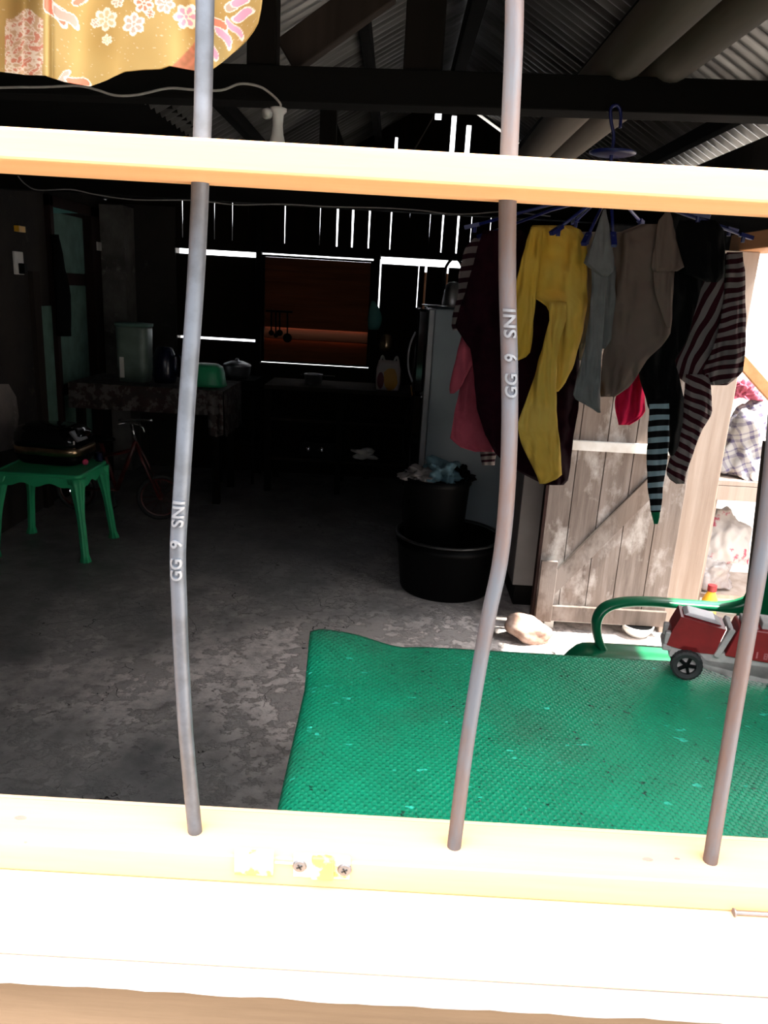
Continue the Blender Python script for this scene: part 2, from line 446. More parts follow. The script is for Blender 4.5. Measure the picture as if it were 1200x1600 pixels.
for px, w_, yb_, yt_ in ups:
    x = bxz(px, 210)[0]; ww = w_ * .0052
    gab(prev, x - ww / 2, zU, gtop)
    za, zb2 = bxz(px, yb_)[1], bxz(px, yt_)[1]
    if za > zU + .01: bx(bm, x - ww / 2, x + ww / 2, YB, YB + t_, zU, za)
    gab(x - ww / 2, x + ww / 2, zb2, gtop); prev = x + ww / 2
gab(prev, 1.62, zU, gtop)
bx(bm, XL, xb0, YB, YB + t_, 2.0, zU)
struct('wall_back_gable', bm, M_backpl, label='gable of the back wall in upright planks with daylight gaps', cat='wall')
# rail closing the foot of the planks and other solid parts
bm = NB()
zc = zslitb
bx(bm, xb0, XA, YB - .02, YB + .03, zs1, zc + .01)
bx(bm, XA, XD, YB - .02, YB + .03, zm1, zc + .01)
bx(bm, XD, XW, YB - .02, YB + .03, zr1, zc + .01)
# left solid shutter area: panel above / below bright line
zl0, zl1 = bxz(340, 531)[1], bxz(340, 527.5)[1]
bx(bm, xb0 + .0, XA - .012, YB, YB + .02, zl1, zs0); bx(bm, xb0, XA - .006, YB, YB + .02, 0, zl0)
bx(bm, XA - .006, XD, YB, YB + .02, 0, bxz(500, 571)[1])
# right planks below the slot
rs = [(591, 0), (592.5, 2), (652, 1), (663, 3), (697, 2.5)]
prev = XD - .01; lowz = bxz(640, 500)[1]
for px, w in rs[1:] + [(None, 0)]:
    x = XW if px is None else bxz(px, 460)[0]; ww = w * .0052
    if x - ww / 2 > prev: bx(bm, prev, x - ww / 2, YB, YB + .02, lowz, zr0)
    prev = x + ww / 2
bx(bm, XD - .01, XW, YB, YB + .02, 0, lowz)
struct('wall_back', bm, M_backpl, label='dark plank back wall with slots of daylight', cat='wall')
for i, (a, b) in enumerate(((XA - .005, XB_), (XC, XD - .004))):
    bm = NB(); bx(bm, a, b, YB - .08, YB - .005, 0, ztop + .1)
    struct('trim_%d' % (6 + i), bm, M_darkz, label=('dark post left of the slatted back window', 'dark post right of the slatted back window')[i], cat='post', bevel=.004)
bm = NB(); a_, b_ = bxz(656, 460)[0], bxz(708, 460)[0]; bx(bm, a_, b_, YB + .10, YB + .12, 1.0, bxz(650, 424)[1]); struct('trim_30', bm, M_orange, label='orange brown board outside behind the gaps right of the back window', cat='board')
# --- slatted back window
zw0, zw1 = bxz(500, 569.5)[1], zm0
w2 = thing('window_2', ((XB_ + XC) / 2, YB, zw0), label='slatted window in the middle of the back wall', cat='window', kind='structure')
bm = NB(); bx(bm, XB_, XC, YB - .03, YB + .03, zw1 - .015, zw1); bx(bm, XB_, XC, YB - .03, YB + .03, zw0, zw0 + .012)
bx(bm, XB_, XB_ + .02, YB - .03, YB + .03, zw0, zw1); bx(bm, XC - .02, XC, YB - .03, YB + .03, zw0, zw1)
obj('window_frame', bm, M_darkz, w2)
ns = 9; hh = (zw1 - zw0 - .03) / ns
for k in range(ns):
    zc_ = zw0 + .012 + hh * (k + .5)
    tilt = -.14 if k != 2 else -.5
    M = Matrix.Translation((0, YB, zc_)) @ Matrix.Rotation(tilt, 4, 'X')
    L = hh * .515 if k != 2 else hh * .575
    bm = NB(); bx(bm, XB_ + .012, XC - .012, -.006, .006, -L, L, M)
    obj('slat', bm, M_slat, w2)
# --- right wall with doorway
DY0, DY1, DZ = 2.00, 3.40, 1.745
bm = NB()
bx(bm, XR, XR + .10, YF, DY0 - .10, 0, 2.185); bx(bm, XR, XR + .055, DY1 + .122, YB, 0, 2.185)
bx(bm, XR, XR + .10, DY0 - .10, DY1 + .12, DZ + .07, 2.185)
struct('wall_right', bm, M_wallB, label='dark wall on the right with a doorway', cat='wall')
bm = NB(); bx(bm, XR - .03, XR + .12, DY0 - .10, DY1 + .12, DZ, DZ + .07)
struct('trim_8', bm, M_orange, label='orange lintel over the right doorway', cat='lintel', bevel=.004)
bm = NB(); bx(bm, XR - .10, XR + .06, DY1 + .01, DY1 + .12, 0, DZ)
struct('trim_9', bm, M_post, label='pale worn post on the far side of the right doorway', cat='door post', bevel=.004)
bm = NB(); bx(bm, XR - .0, XR + .10, DY0 - .10, DY0, 0, DZ)
struct('trim_10', bm, M_darkz, label='dark post on the near side of the right doorway', cat='door post', bevel=.004)
# --- plank door standing open
dx0, dx1, dy_, dzb, dzt = .735, 1.35, 3.37, .055, 1.72
d2 = thing('door_2', (dx1, dy_, dzb), label='weathered plank door standing open beside the right doorway', cat='door', kind='structure')
xs = [dx0, dx0 + .11, dx0 + .235, dx0 + .36, dx0 + .50, dx1]
for k in range(5):
    bm = NB(); bx(bm, xs[k] + .0015, xs[k + 1] - .0015, dy_, dy_ + .022, dzb + random.uniform(0, .012), dzt); obj('plank', bm, M_plankdoor, d2, bevel=.002)
zA = PY(950, 705, dy_).z; zB = PY(950, 690, dy_).z
bm = NB(); bx(bm, dx0, dx1 - .02, dy_ - .022, dy_ - .001, zA, zB); obj('upper_rail', bm, M_whiterail, d2, bevel=.002, label='whitewashed rail')
bm = NB(); bx(bm, dx0 + .0, dx1, dy_ - .022, dy_ - .001, dzb, dzb + .075); obj('lower_rail', bm, M_doorbrace, d2, bevel=.002)
bm = NB(); bar(bm, PY(852, 925, dy_ - .012), PY(1025, 752, dy_ - .012), .022, .075, up=V((0, 0, 1)))
obj('brace', bm, M_doorbrace, d2, bevel=.002)
bm = NB(); bx(bm, dx0, dx0 + .075, dy_ - .04, dy_ - .023, dzb, dzb + .30); obj('patch_board', bm, M_doorbrace, d2, bevel=.002)
bm = NB(); bx(bm, dx0 - .014, dx0 - .0005, dy_ - .01, dy_ + .035, dzb, dzt); obj('edge_strip', bm, M_doorfr, d2)

# --- outside the doorway
bm = NB(); bx(bm, 3.3, 3.4, .5, 8, -.062, 2.3)
struct('wall_outside', bm, M_outwall, label='pale overexposed wall across the yard', cat='wall')

# --- roof
def roof_side(name, sx, xe, lab):
    bm = NB(); per = .076; amp = .011
    y = .50; rows = []
    while y <= 6.45:
        dzz = amp * math.sin(2 * PI * y / per)
        rows.append((y, dzz)); y += per / 8
    g = []
    for y, d in rows:
        g.append([bm.verts.new((RX + sx * .005, y, RZ + d)), bm.verts.new((RX + sx * (xe) * .5, y, RZ - SL * xe * .5 + d)), bm.verts.new((RX + sx * xe, y, RZ - SL * xe + d))])
    for i in range(len(g) - 1):
        for k in range(2): bm.faces.new((g[i][k], g[i + 1][k], g[i + 1][k + 1], g[i][k + 1]))
    return struct(name, bm, M_roof, label=lab, cat='roof', smooth=True, solid=.002)
roof_side('ceiling_left', -1, RX - XK + .03, 'left slope of the corrugated metal roof')
bm = NB(); prism(bm, [V((XK + .02, .46, roofz(XK) + .004)), V((-2.7, .46, roofz(-2.7))), V((-2.7, .46, roofz(-2.7) + .02)), V((XK + .02, .46, roofz(XK) + .03))], (0, 5.95, 0))
struct('ceiling_low', bm, M_dark, label='low dark board ceiling over the left side of the room', cat='ceiling')
roof_side('ceiling_right', 1, 1.36, 'right slope of the corrugated metal roof')
# purlins & rafters (structure)
n_t = 11
def beam(p0, p1, w, h, m, lab, cat='beam', bev=.004):
    global n_t
    bm = NB(); bar(bm, p0, p1, w, h); o = struct('trim_%d' % n_t, bm, m, label=lab, cat=cat, bevel=bev); n_t += 1; return o
D1 = 2.20
pa = PY(480, 138, D1); pb = PY(1200, 161, D1); dirb = (pb - pa).normalized()
hA = (PY(620, 112, D1) - PY(620, 169, D1)).length
cA = pa + dirb * ((XL - pa.x) / dirb.x); cB = pa + dirb * ((1.62 - pa.x) / dirb.x)
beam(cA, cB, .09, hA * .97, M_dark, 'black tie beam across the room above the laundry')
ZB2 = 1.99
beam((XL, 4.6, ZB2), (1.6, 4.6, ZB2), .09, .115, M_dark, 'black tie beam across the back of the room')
for k, (dxr) in enumerate((.55, 1.05)):
    x = RX + dxr; beam((x, .5, roofz(x) - .055), (x, 6.2, roofz(x) - .055), .05, .06, M_dark, ('inner', 'outer')[k] + ' roof batten under the right slope')
for k, (dxr) in enumerate((.5, 1.1)):
    x = RX - dxr; beam((x, .5, roofz(x) - .055), (x, 6.2, roofz(x) - .055), .05, .06, M_dark, ('upper', 'lower')[k] + ' roof batten under the left slope')
beam((RX, .5, RZ - .09), (RX, 6.2, RZ - .09), .07, .12, M_dark, 'dark ridge beam under the roof')
kx = PY(662, 80, D1 + .02).x
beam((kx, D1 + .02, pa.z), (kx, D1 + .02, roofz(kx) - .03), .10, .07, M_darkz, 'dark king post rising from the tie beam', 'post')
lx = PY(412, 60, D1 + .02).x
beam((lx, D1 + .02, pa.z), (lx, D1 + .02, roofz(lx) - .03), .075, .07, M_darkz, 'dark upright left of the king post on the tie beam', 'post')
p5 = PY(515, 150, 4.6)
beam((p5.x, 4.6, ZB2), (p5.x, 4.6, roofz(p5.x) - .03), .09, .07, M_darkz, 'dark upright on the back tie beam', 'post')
beam(PY(448, 90, 2.35), PY(606, -25, 2.35), .05, .09, M_brown, 'brown slanting roof strut behind the tie beam', 'strut')
beam(PY(540, 250, 4.72), PY(512, 168, 4.72), .04, .045, M_darkz, 'thin leaning strut near the back gable', 'strut')
beam(PY(476, 243, 6.40), PY(598, 172, 6.40), .02, .07, M_cream, 'cream barge strip on the left of the back gable', 'batten')
beam(PY(724, 175, 6.40), PY(850, 250, 6.40), .02, .05, M_cream, 'cream barge strip on the right of the back gable', 'batten')

# --- near window frame
YBAR = .46
zt = PY(305, 1300, YBAR).z
zt = (PY(305, 1300, YBAR).z + PY(708, 1325, YBAR).z + PY(1110, 1342, YBAR).z) / 3
yk = PZ(600, 1279, zt).y; yf = PZ(600, 1350, zt).y
zfb = PY(600, 1393, yf).z
ys = PZ(600, 1458, zfb).y; zsb = PY(600, 1526, ys).z
yl = PZ(600, 1548, zsb).y
WX0, WX1 = -.80, .98
w1 = thing('window_1', (0, YBAR, zfb), label='near window frame of fresh pine with three steel bars', cat='window', kind='structure')
bm = NB(); bx(bm, WX0, WX1, yf, yk, zfb, zt); obj('lower_rail', bm, M_pine, w1, bevel=.0015)
YU0 = .41; zu0 = PY(600, 283, YU0).z; zu1 = PY(600, 231, YU0).z; yub = PZ(600, 306, zu0).y
bm = NB(); bx(bm, WX0, WX1, YU0, yub, zu0, zu1); obj('upper_rail', bm, M_pine, w1, bevel=.0015)
ZWT = 2.02
bm = NB(); bx(bm, WX0, WX1, yf, yk, ZWT - .045, ZWT); obj('top_rail', bm, M_pine, w1)
for a, b in ((WX0 - .05, WX0), (WX1, WX1 + .05)):
    bm = NB(); bx(bm, a, b, yf, yk, zfb, ZWT); obj('stile', bm, M_pine, w1)
bm = NB(); bx(bm, -1.0, 1.18, ys, .52, zsb, zfb - .0005); obj('sill_board', bm, M_pine2, w1, bevel=.002)
for (x, y, w) in ((32, 1278, .0042), (40, 1316, .0012), (1012, 1343, .0038), (1058, 1342, .002)):
    p = PZ(x, y, zt); bm = NB(); lathe(bm, [(.0, -.0005), (w, -.0005), (w, .0003), (0, .0003)], 14, Matrix.Diagonal((1, .5, 1)).to_4x4(), p); obj('knot', bm, M_stone, w1)
# screws and latch on the front face of the lower rail
def on_face(x, y, d=0): return PY(x, y, yf - d)
RXm = Matrix.Rotation(PI / 2, 4, 'X')
for (x, y) in ((468.5, 1351), (538.5, 1357)):
    p = on_face(x, y); bm = NB(); lathe(bm, [(0, 0), (.0048, 0), (.0050, .0012), (.0042, .0024), (0, .0026)], 20, RXm, p)
    s = obj('screw', bm, M_screw, w1, smooth=False)
    bm = NB(); 
    for a in (.5, .5 + PI / 2): bar(bm, p + V((math.cos(a) * .0022, -.0027, math.sin(a) * .0022)), p - V((math.cos(a) * .0022, .0027, math.sin(a) * .0022)), .0006, .0009)
    obj('screw_slot', bm, M_blackhole, s)
bm = NB(); p0 = on_face(458, 1368); p1 = on_face(548, 1338); bx(bm, p0.x, p1.x, yf - .0012, yf + .001, p0.z - .0, p1.z); obj('latch_keeper', bm, M_brass, w1, bevel=.0006)
bm = NB(); p0 = on_face(487, 1366); p1 = on_face(523, 1334); bx(bm, p0.x, p1.x, yf - .0055, yf - .0012, p0.z, p1.z); obj('latch_loop', bm, M_brass, w1, bevel=.001)
bm = NB(); p0 = on_face(367, 1362); p1 = on_face(428, 1328); bx(bm, p0.x, p1.x, yf - .003, yf + .001, p0.z, p1.z); obj('latch_plate', bm, M_brass, w1, bevel=.0008)
bm = NB(); tube(bm, [on_face(430, 1347, .002), on_face(458, 1349, .002)], .0009, 8); obj('latch_bolt', bm, M_brass, w1)
# bars
def bar_path(pp, k=5): return smooth_pts([PY(x, y, YBAR + dy) for x, y, dy in pp], k)
paths = [
    [(322, -320, .01), (321, -60, .008), (319.5, 60, .006), (317, 180, .002), (314, 250, 0), (311, 340, 0), (304, 470, -.004), (293, 620, -.008), (284, 760, -.010), (278, 860, -.010), (280, 940, -.009), (283, 1020, -.006), (290, 1140, -.003), (298, 1230, 0), (305, 1301, 0), (306, 1316, 0)],
    [(812, -320, .004), (805, -60, .002), (803, 60, 0), (798, 180, 0), (795, 250, 0), (793, 330, 0), (793, 450, 0), (796, 570, 0), (796, 680, -.002), (791, 790, -.004), (781, 880, -.004), (764, 960, -.003), (746, 1060, -.001), (730, 1160, 0), (717, 1260, 0), (709, 1327, 0), (708, 1340, 0)],
    [(1240, -320, 0), (1236, -60, 0), (1232, 60, 0), (1228, 200, 0), (1224, 380, 0), (1220, 520, 0), (1213, 660, 0), (1200, 790, 0), (1186, 890, 0), (1167, 1000, 0), (1148, 1110, 0), (1128, 1230, 0), (1110, 1344, 0), (1108, 1356, 0)]]
RB = .0050
def text_mesh(bm, s, path, y_start, y_end, size):
    cu = bpy.data.curves.new('t', 'FONT'); cu.body = s; cu.size = 1; cu.extrude = .03; cu.offset = .022; cu.space_character = 1.08
    o = bpy.data.objects.new('t', cu); col.objects.link(o)
    dg = bpy.context.evaluated_depsgraph_get(); me = bpy.data.meshes.new_from_object(o.evaluated_get(dg))
    tb_ = NB(); tb_.from_mesh(me); bmesh.ops.triangulate(tb_, faces=tb_.faces)
    for _ in range(3):
        es = [e for e in tb_.edges if e.calc_length() > .09]
        if es: bmesh.ops.subdivide_edges(tb_, edges=es, cuts=1)
        bmesh.ops.triangulate(tb_, faces=[f for f in tb_.faces if len(f.verts) > 3])
    tb_.to_mesh(me); tb_.free()
    xs_ = [v.co.x for v in me.vertices]; w = max(xs_) - min(xs_); x0 = min(xs_)
    hmax = max(v.co.y for v in me.vertices)
    # arc-length along the path, from the lower (reading start) point
    def at(yy):
        for i in range(len(path) - 1):
            za, zb = path[i].z, path[i + 1].z
            if za >= yy >= zb: return path[i].lerp(path[i + 1], (za - yy) / (za - zb)), (path[i] - path[i + 1]).normalized()
    z0, z1 = y_start, y_end
    vs = []
    for v in me.vertices:
        s_ = (v.co.x - x0) / w; zz = z0 + (z1 - z0) * s_
        c, d = at(zz)
        cc = -(v.co.y / hmax - .5) * size
        out = math.sqrt(max(RB * RB - cc * cc, 0)) + (v.co.z) / .03 * .0013
        vs.append(bm.verts.new(c + V((cc, -out, 0))))
    for f in me.polygons:
        try: bm.faces.new([vs[i] for i in f.vertices])
        except ValueError: pass
    bpy.data.objects.remove(o); bpy.data.curves.remove(cu)
for i, pp in enumerate(paths):
    path = bar_path(pp); bm = NB(); tube(bm, path, RB, 16)
    b = obj('steel_bar', bm, M_steel if i == 0 else M_rust, w1, smooth=True)
    if i < 2:
        for s_, ya_, yb_ in ((('GG', 899, 866), ('9', 849, 837), ('SNI', 816, 777)) if i == 0 else (('GG', 621, 584), ('9', 565, 553), ('SNI', 528, 483))):
            bm = NB(); xc = 276 if i == 0 else 796
            text_mesh(bm, s_, path, PY(xc, ya_, YBAR - .006).z, PY(xc, yb_, YBAR - .006).z, .0072)
            obj('embossed_lettering', bm, M_letter, b)
# front wall
bm = NB(); wy0 = yl + .018
bx(bm, -3.2, 2.6, wy0, .52, -.06, zsb - .02)
bx(bm, -3.2, WX0 - .06, wy0 + .06, .52, zsb, 2.05); bx(bm, WX1 + .06, 2.2, wy0 + .06, .52, zsb, 2.05)
bx(bm, -3.2, 2.2, wy0 + .06, .52, ZWT + .005, 2.12)
prism(bm, [V((-3.2, .47, 2.11)), V((1.62, .47, 2.11)), V((1.62, .47, roofz(1.62) - .02)), V((RX, .47, RZ - .02)), V((-2.6, .47, roofz(-2.6) - .02)), V((-3.2, .47, 1.5))][:5], (0, .03, 0))
struct('wall_front', bm, M_brownboard, label='brown board wall under the near window', cat='wall')
bm = NB()
g = grid(bm, lambda u, v: V((-1.4 + 3.0 * u, yl + (.50 - yl) * v + (0 if v > 0 else .0015 * noise.noise(V((u * 40, 0, 0))) + .001 * noise.noise(V((u * 160, 3, 0)))), zsb - .0008)), 240, 1)
ret = bmesh.ops.extrude_face_region(bm, geom=bm.faces[:])
for v in ret['geom']:
    if isinstance(v, bmesh.types.BMVert): v.co.z -= .011 + .0015 * noise.noise(V((v.co.x * 30, 0, 5)))
struct('trim_ledge', bm, M_greyboard, label='weathered grey ledge board under the pine sill', cat='ledge board')
p0 = PZ(1146, 1426, zfb + .0016); p1 = PZ(1290, 1434, zfb + .0016)
bm = NB(); tube(bm, [p0, p0 + (p1 - p0).normalized() * .001], .0030, 10); tube(bm, [p0 + (p1 - p0).normalized() * .001, p1 - (p1 - p0).normalized() * .004, p1], [.0014, .0014, .0002], 8)
obj('nail', bm, M_screw, label='grey nail lying on the pine window sill at the right', cat='nail')

# ================================================================ CURTAIN
def curtain():
    D = .60
    bot = [(-260, 108), (-120, 118), (0, 112), (40, 117), (70, 118), (76, 120), (100, 128), (140, 135), (165, 126), (195, 112), (225, 109), (250, 108), (265, 103), (285, 107), (308, 111), (332, 108), (350, 95), (370, 78), (385, 63), (396, 48), (403, 35), (408, 10), (412, -30)]
    def yb(x):
        for i in range(len(bot) - 1):
            if bot[i][0] <= x <= bot[i + 1][0]:
                t = (x - bot[i][0]) / (bot[i + 1][0] - bot[i][0]); return bot[i][1] + (bot[i + 1][1] - bot[i][1]) * t
        return bot[-1][1]
    GOLD = V((.33, .235, .09)); GOLD2 = V((.28, .19, .065)); WH = V((.62, .56, .48)); GR = V((.34, .27, .22)); RD = V((.50, .16, .10)); PK = V((.62, .24, .33)); BR = V((.20, .09, .045))
    flowers = [(210, 38, 17, GR), (226, 6, 15, RD), (259, 6, 15, GR), (292, 26, 19, PK), (165, 30, 17, V((.70, .35, .22))), (166, 62, 8, V((.7, .42, .3))), (183, 2, 10, GR), (148, 36, 7, GR), (236, 22, 7, RD),
               (60, -60, 16, GR), (130, -90, 18, PK), (220, -70, 17, GR), (320, -60, 18, RD), (30, -140, 16, PK), (180, -160, 18, GR), (280, -170, 16, PK), (370, -120, 15, GR), (95, -210, 17, RD), (-80, 20, 18, RD), (-100, -90, 17, GR)]
    leaves = [(88, 18, 26, 9, .9, RD), (103, 26, 24, 7, .7, GR), (125, 2, 10, 6, 0, RD), (100, 122, 13, 5, -.6, GR), (122, 128, 18, 6, .35, RD),
              (348, 55, 22, 6, 1.1, PK), (366, 45, 20, 5, .9, PK), (380, 24, 17, 7, -.3, PK), (338, 36, 18, 6, .7, RD), (332, 80, 14, 5, 1.4, PK), (362, 10, 10, 8, .2, GR), (375, 3, 14, 7, 0, PK)]
    def colour(px, py):
        c = GOLD.lerp(GOLD2, .5 + .8 * noise.noise(V((px / 60, py / 60, 0))))
        k = noise.noise(V((px / 3.2, py / 3.2, 9)))
        if k > .55: c = c.lerp(WH, .35)
        # patterned border strip
        if 8 < px - (py * -.02) < 70 and 22 + 8 * math.sin(px / 9) < py:
            n = noise.noise(V((px / 9, py / 9, 3))); n2 = noise.noise(V((px / 13, py / 7, 7)))
            c = V((.42, .30, .20))
            if n > .12: c = RD.lerp(GR, .3)
            if abs(n) < .10 or abs(n2) < .07: c = WH.lerp(GR, .15)
        for (x, y, r, cc) in flowers:
            dx, dy = px - x, py - y; d = math.hypot(dx, dy)
            if d > r * 1.2: continue
            a = math.atan2(dy, dx); pet = .62 + .38 * abs(math.cos(3 * a + r))
            if d < r * (.75 + .35 * abs(math.cos(3 * a + r))): c = WH
            if r * .25 < d < r * .82 * pet and abs(math.cos(3 * a + r)) > .55: c = cc
            if d < r * .15: c = cc
        for (x, y, L, W, ang, cc) in leaves:
            dx, dy = px - x, py - y
            u = dx * math.cos(ang) + dy * math.sin(ang); v = -dx * math.sin(ang) + dy * math.cos(ang)
            v += 3 * math.sin(u / 7)
            e = (u / L) ** 2 + (v / W) ** 2
            if e < 1: c = cc
            elif e < 1.5: c = WH
        if px > 262 and py > 58 and (px - 262) > (108 - py) * .9 and px < 332 and py > 112 - (px - 262) * 1.1 and py > 60:
            c = BR.lerp(RD, .3 + .4 * noise.noise(V((px / 8, py / 8, 0))))
        return c
    bm = NB(); NU, NV = 420, 300; px0, px1, top = -260, 412, -470
    cl = bm.loops.layers.float_color.new('Col') if hasattr(bm.loops.layers, 'float_color') else None
    cols = {}
    g = []
    for i in range(NU + 1):
        x = px0 + (px1 - px0) * i / NU; b = yb(x); rowv = []
        for j in range(NV + 1):
            v = j / NV; v = 1 - (1 - v) ** 1.35
            y = top + (b - top) * v
            shrink = 1 - .12 * (1 - v)
            fold = .017 * math.sin(x / 26 + .6 * math.sin(y / 120)) + .010 * math.sin(x / 61 + 1) - .018 * math.exp(-((x - 72) / 7) ** 2) + .022 * math.exp(-((x - 40) / 25) ** 2) - .02 * math.exp(-((x - (340 - (108 - y) * .35)) / 18) ** 2)
            p = PY(x, y, D + fold * (.45 + .55 * v))
            vv = bm.verts.new(p); cols[vv] = colour(x, y); rowv.append(vv)
        g.append(rowv)
    for i in range(NU):
        for j in range(NV):
            f = bm.faces.new((g[i][j], g[i + 1][j], g[i + 1][j + 1], g[i][j + 1]))
            for lp in f.loops: lp[cl] = (*cols[lp.vert], 1)
    m, t, b = vcol('batik_cotton', .85)
    b.inputs['Subsurface Weight'].default_value = 0
    root = thing('curtain', PY(70, -470, D), label='gold batik curtain with pink and white flowers at the top left of the window', cat='curtain')
    obj('fabric', bm, m, root, smooth=True, solid=.0012)
    z = PY(70, -470, D).z
    bm = NB(); tube(bm, [V((-.95, D, z + .002)), V((1.1, D, z + .002))], .006, 10); obj('curtain_wire', bm, M_steel, root)
curtain()

# ================================================================ TABLE + MAT
TZ = .742
pbl = PZ(500, 1003, TZ); ybk = PZ(760, 1020, TZ).y; pfl = PZ(422, 1268, TZ)
TX0, TX1, TY0, TY1 = (pbl.x + pfl.x) / 2, 1.28, .56, ybk
tb = thing('table', ((TX0 + TX1) / 2, (TY0 + TY1) / 2, 0), label='wooden table under the green rubber mat by the window', cat='table')
bm = NB(); bx(bm, TX0 + .02, TX1, TY0, TY1 - .012, TZ - .034, TZ - .006); obj('table_top', bm, M_brown, tb, bevel=.003)
for ya_ in (TY0 + .05, TY1 - .10): bm = NB(); bx(bm, TX0 + .08, TX1 - .06, ya_, ya_ + .025, TZ - .12, TZ - .034); obj('apron', bm, M_brown, tb)
for x in (TX0 + .09, TX1 - .09):
    for y in (TY0 + .09, TY1 - .11): bm = NB(); bx(bm, x - .025, x + .025, y - .025, y + .025, 0, TZ - .034); obj('leg', bm, M_brown, tb, bevel=.003)
def mat_fn(u, v):
    x = TX0 + (TX1 + .02 - TX0) * u; y = TY0 - .02 + (TY1 - TY0 + .02) * v
    z = TZ
    du = (x - TX0)
    if du < .03: z -= .022 * (1 - du / .03) ** 2 * (1 - v * .6)
    cu = max(0, 1 - du / .20); cv = max(0, (v - .80) / .20)
    z += .030 * (math.sin(min(1, cv) * PI / 2) ** 2) * (math.sin(min(1, cu) * PI / 2) ** 1.2) 
    z += .0035 * math.sin(x * 5 + 1) * math.sin(y * 6) + .004
    z -= .006 * math.exp(-((x - TX0 - .17) / .05) ** 2) * cv
    x -= .012 * cv * cu
    return V((x, y, z))
bm = NB(); grid(bm, mat_fn, 160, 120)
obj('rubber_mat', bm, M_rubber, smooth=True, solid=.004, label='green embossed rubber mat covering the table, its corner curling up', cat='mat')

# ================================================================ LAUNDRY
def interp_rows(rows, n):
    ys_ = [r[0] for r in rows]; out = []
    for k in range(n + 1):
        y = ys_[0] + (ys_[-1] - ys_[0]) * k / n
        for i in range(len(rows) - 1):
            if rows[i][0] <= y <= rows[i + 1][0] + 1e-6:
                t = (y - rows[i][0]) / (rows[i + 1][0] - rows[i][0]); 
                out.append((y, rows[i][1] + (rows[i + 1][1] - rows[i][1]) * t, rows[i][2] + (rows[i + 1][2] - rows[i][2]) * t)); break
    return out
def garment(parent, name, rows, D, T, m, seed, fold=.010, freq=14, ang=None, period=14, dslope=0, warp=0):
    """a hanging sleeve or body: a lofted closed cloth bag with soft vertical folds"""
    r = interp_rows(rows, max(14, int((rows[-1][0] - rows[0][0]) / 7))); n = 44
    bm = NB(); uvl = bm.loops.layers.uv.new('UVMap'); UV = {}
    rings = []
    H = rows[-1][0] - rows[0][0]
    for (y, xl, xr) in r:
        v = (y - rows[0][0]) / H; ring = []
        cx, hw = (xl + xr) / 2, max((xr - xl) / 2, .6)
        tt = T * .75 * min(1, hw / 14) * (.35 + .65 * math.sin(PI * min(.5, v * 1.4 + .08)))
        for k in range(n):
            a = 2 * PI * k / n
            c = math.cos(a); s = math.sin(a)
            cc = math.copysign(abs(c) ** .8, c)
            x = cx + hw * cc
            wob = 1.3 * noise.noise(V((y / 22, seed, .3 * (1 if c > 0 else -1)))) * (abs(c) ** 3)
            x += wob
            f = fold * min(1, hw / 18) * (noise.noise(V(((x + .16 * (y - rows[0][0])) / freq, y / 85, seed))) + .5 * noise.noise(V((x / freq * 2.1, y / 60, seed + 5))) + .35 * noise.noise(V((x / 30, y / 14, seed + 9))))
            yy = D + dslope * v - tt * (-s) + f * 3.2
            p = PY(x, y, yy); ring.append(p)
        rings.append(ring)
    R = []
    for (y, xl, xr), ring in zip(r, rings):
        row = []
        for k, p in enumerate(ring):
            vv = bm.verts.new(p); a = 2 * PI * k / n; x = (xl + xr) / 2 + (xr - xl) / 2 * math.cos(a)
            if ang is not None:
                u = (x * math.cos(ang) + y * math.sin(ang)) / period + warp * noise.noise(V((x / 30, y / 30, seed))) 
            else: u = 0
            UV[vv] = (u, y / 100); row.append(vv)
        R.append(row)
    for i in range(len(R) - 1):
        for j in range(n):
            k = (j + 1) % n; bm.faces.new((R[i][j], R[i][k], R[i + 1][k], R[i + 1][j]))
    bm.faces.new(R[0][::-1]); bm.faces.new(R[-1])
    for f in bm.faces:
        for lp in f.loops: lp[uvl].uv = UV[lp.vert]
    return obj(name, bm, m, parent, smooth=True)
def laundry(name, label, cat, px, py, D): return thing(name, PY(px, py, D), label=label, cat=cat, group=None)

g_ = laundry('striped_top', 'small top with cream and black stripes hanging at the far left of the laundry', 'shirt', 735, 372, 2.36)
garment(g_, 'sleeve', [(372, 740, 752), (385, 728, 752), (400, 722, 750), (430, 717, 746), (460, 716, 740), (490, 708, 732), (512, 705, 722), (516, 707, 716)], 2.36, .02, S_left, 1, .006, ang=1.45, period=17.5, warp=.25)
garment(g_, 'body', [(375, 748, 775), (420, 742, 790), (500, 740, 800), (600, 745, 800), (690, 748, 790), (704, 750, 777), (727, 753, 773)], 2.42, .02, S_left, 2, .006, ang=1.5, period=9, warp=.15)
g_ = laundry('pink_dress', 'rose pink garment hanging at the left beneath the stripes', 'dress', 735, 372, 2.30)
garment(g_, 'body', [(372, 752, 764), (460, 745, 790), (540, 724, 795), (600, 720, 795), (650, 709, 795), (685, 703, 795), (694, 713, 790), (701, 722, 787), (706, 742, 780)], 2.325, .02, C_pink, 3, .010, 12)
garment(g_, 'sleeve', [(520, 722, 750), (560, 712, 744), (585, 706, 730), (606, 702, 720), (615, 703, 709)], 2.29, .015, C_pink, 4, .006)
g_ = laundry('maroon_dress', 'dark maroon long garment hanging behind the second window bar', 'dress', 790, 362, 2.20)
garment(g_, 'body', [(360, 755, 815), (380, 748, 840), (430, 735, 858), (470, 722, 880), (510, 710, 900), (545, 735, 905), (600, 742, 906), (640, 745, 904), (680, 758, 897), (710, 775, 893), (735, 806, 890), (750, 835, 888), (758, 850, 880)], 2.22, .03, C_maroon, 6, .014, 18)
g_ = laundry('yellow_shirt', 'mustard yellow long sleeved shirt in the middle of the laundry', 'shirt', 868, 352, 2.10)
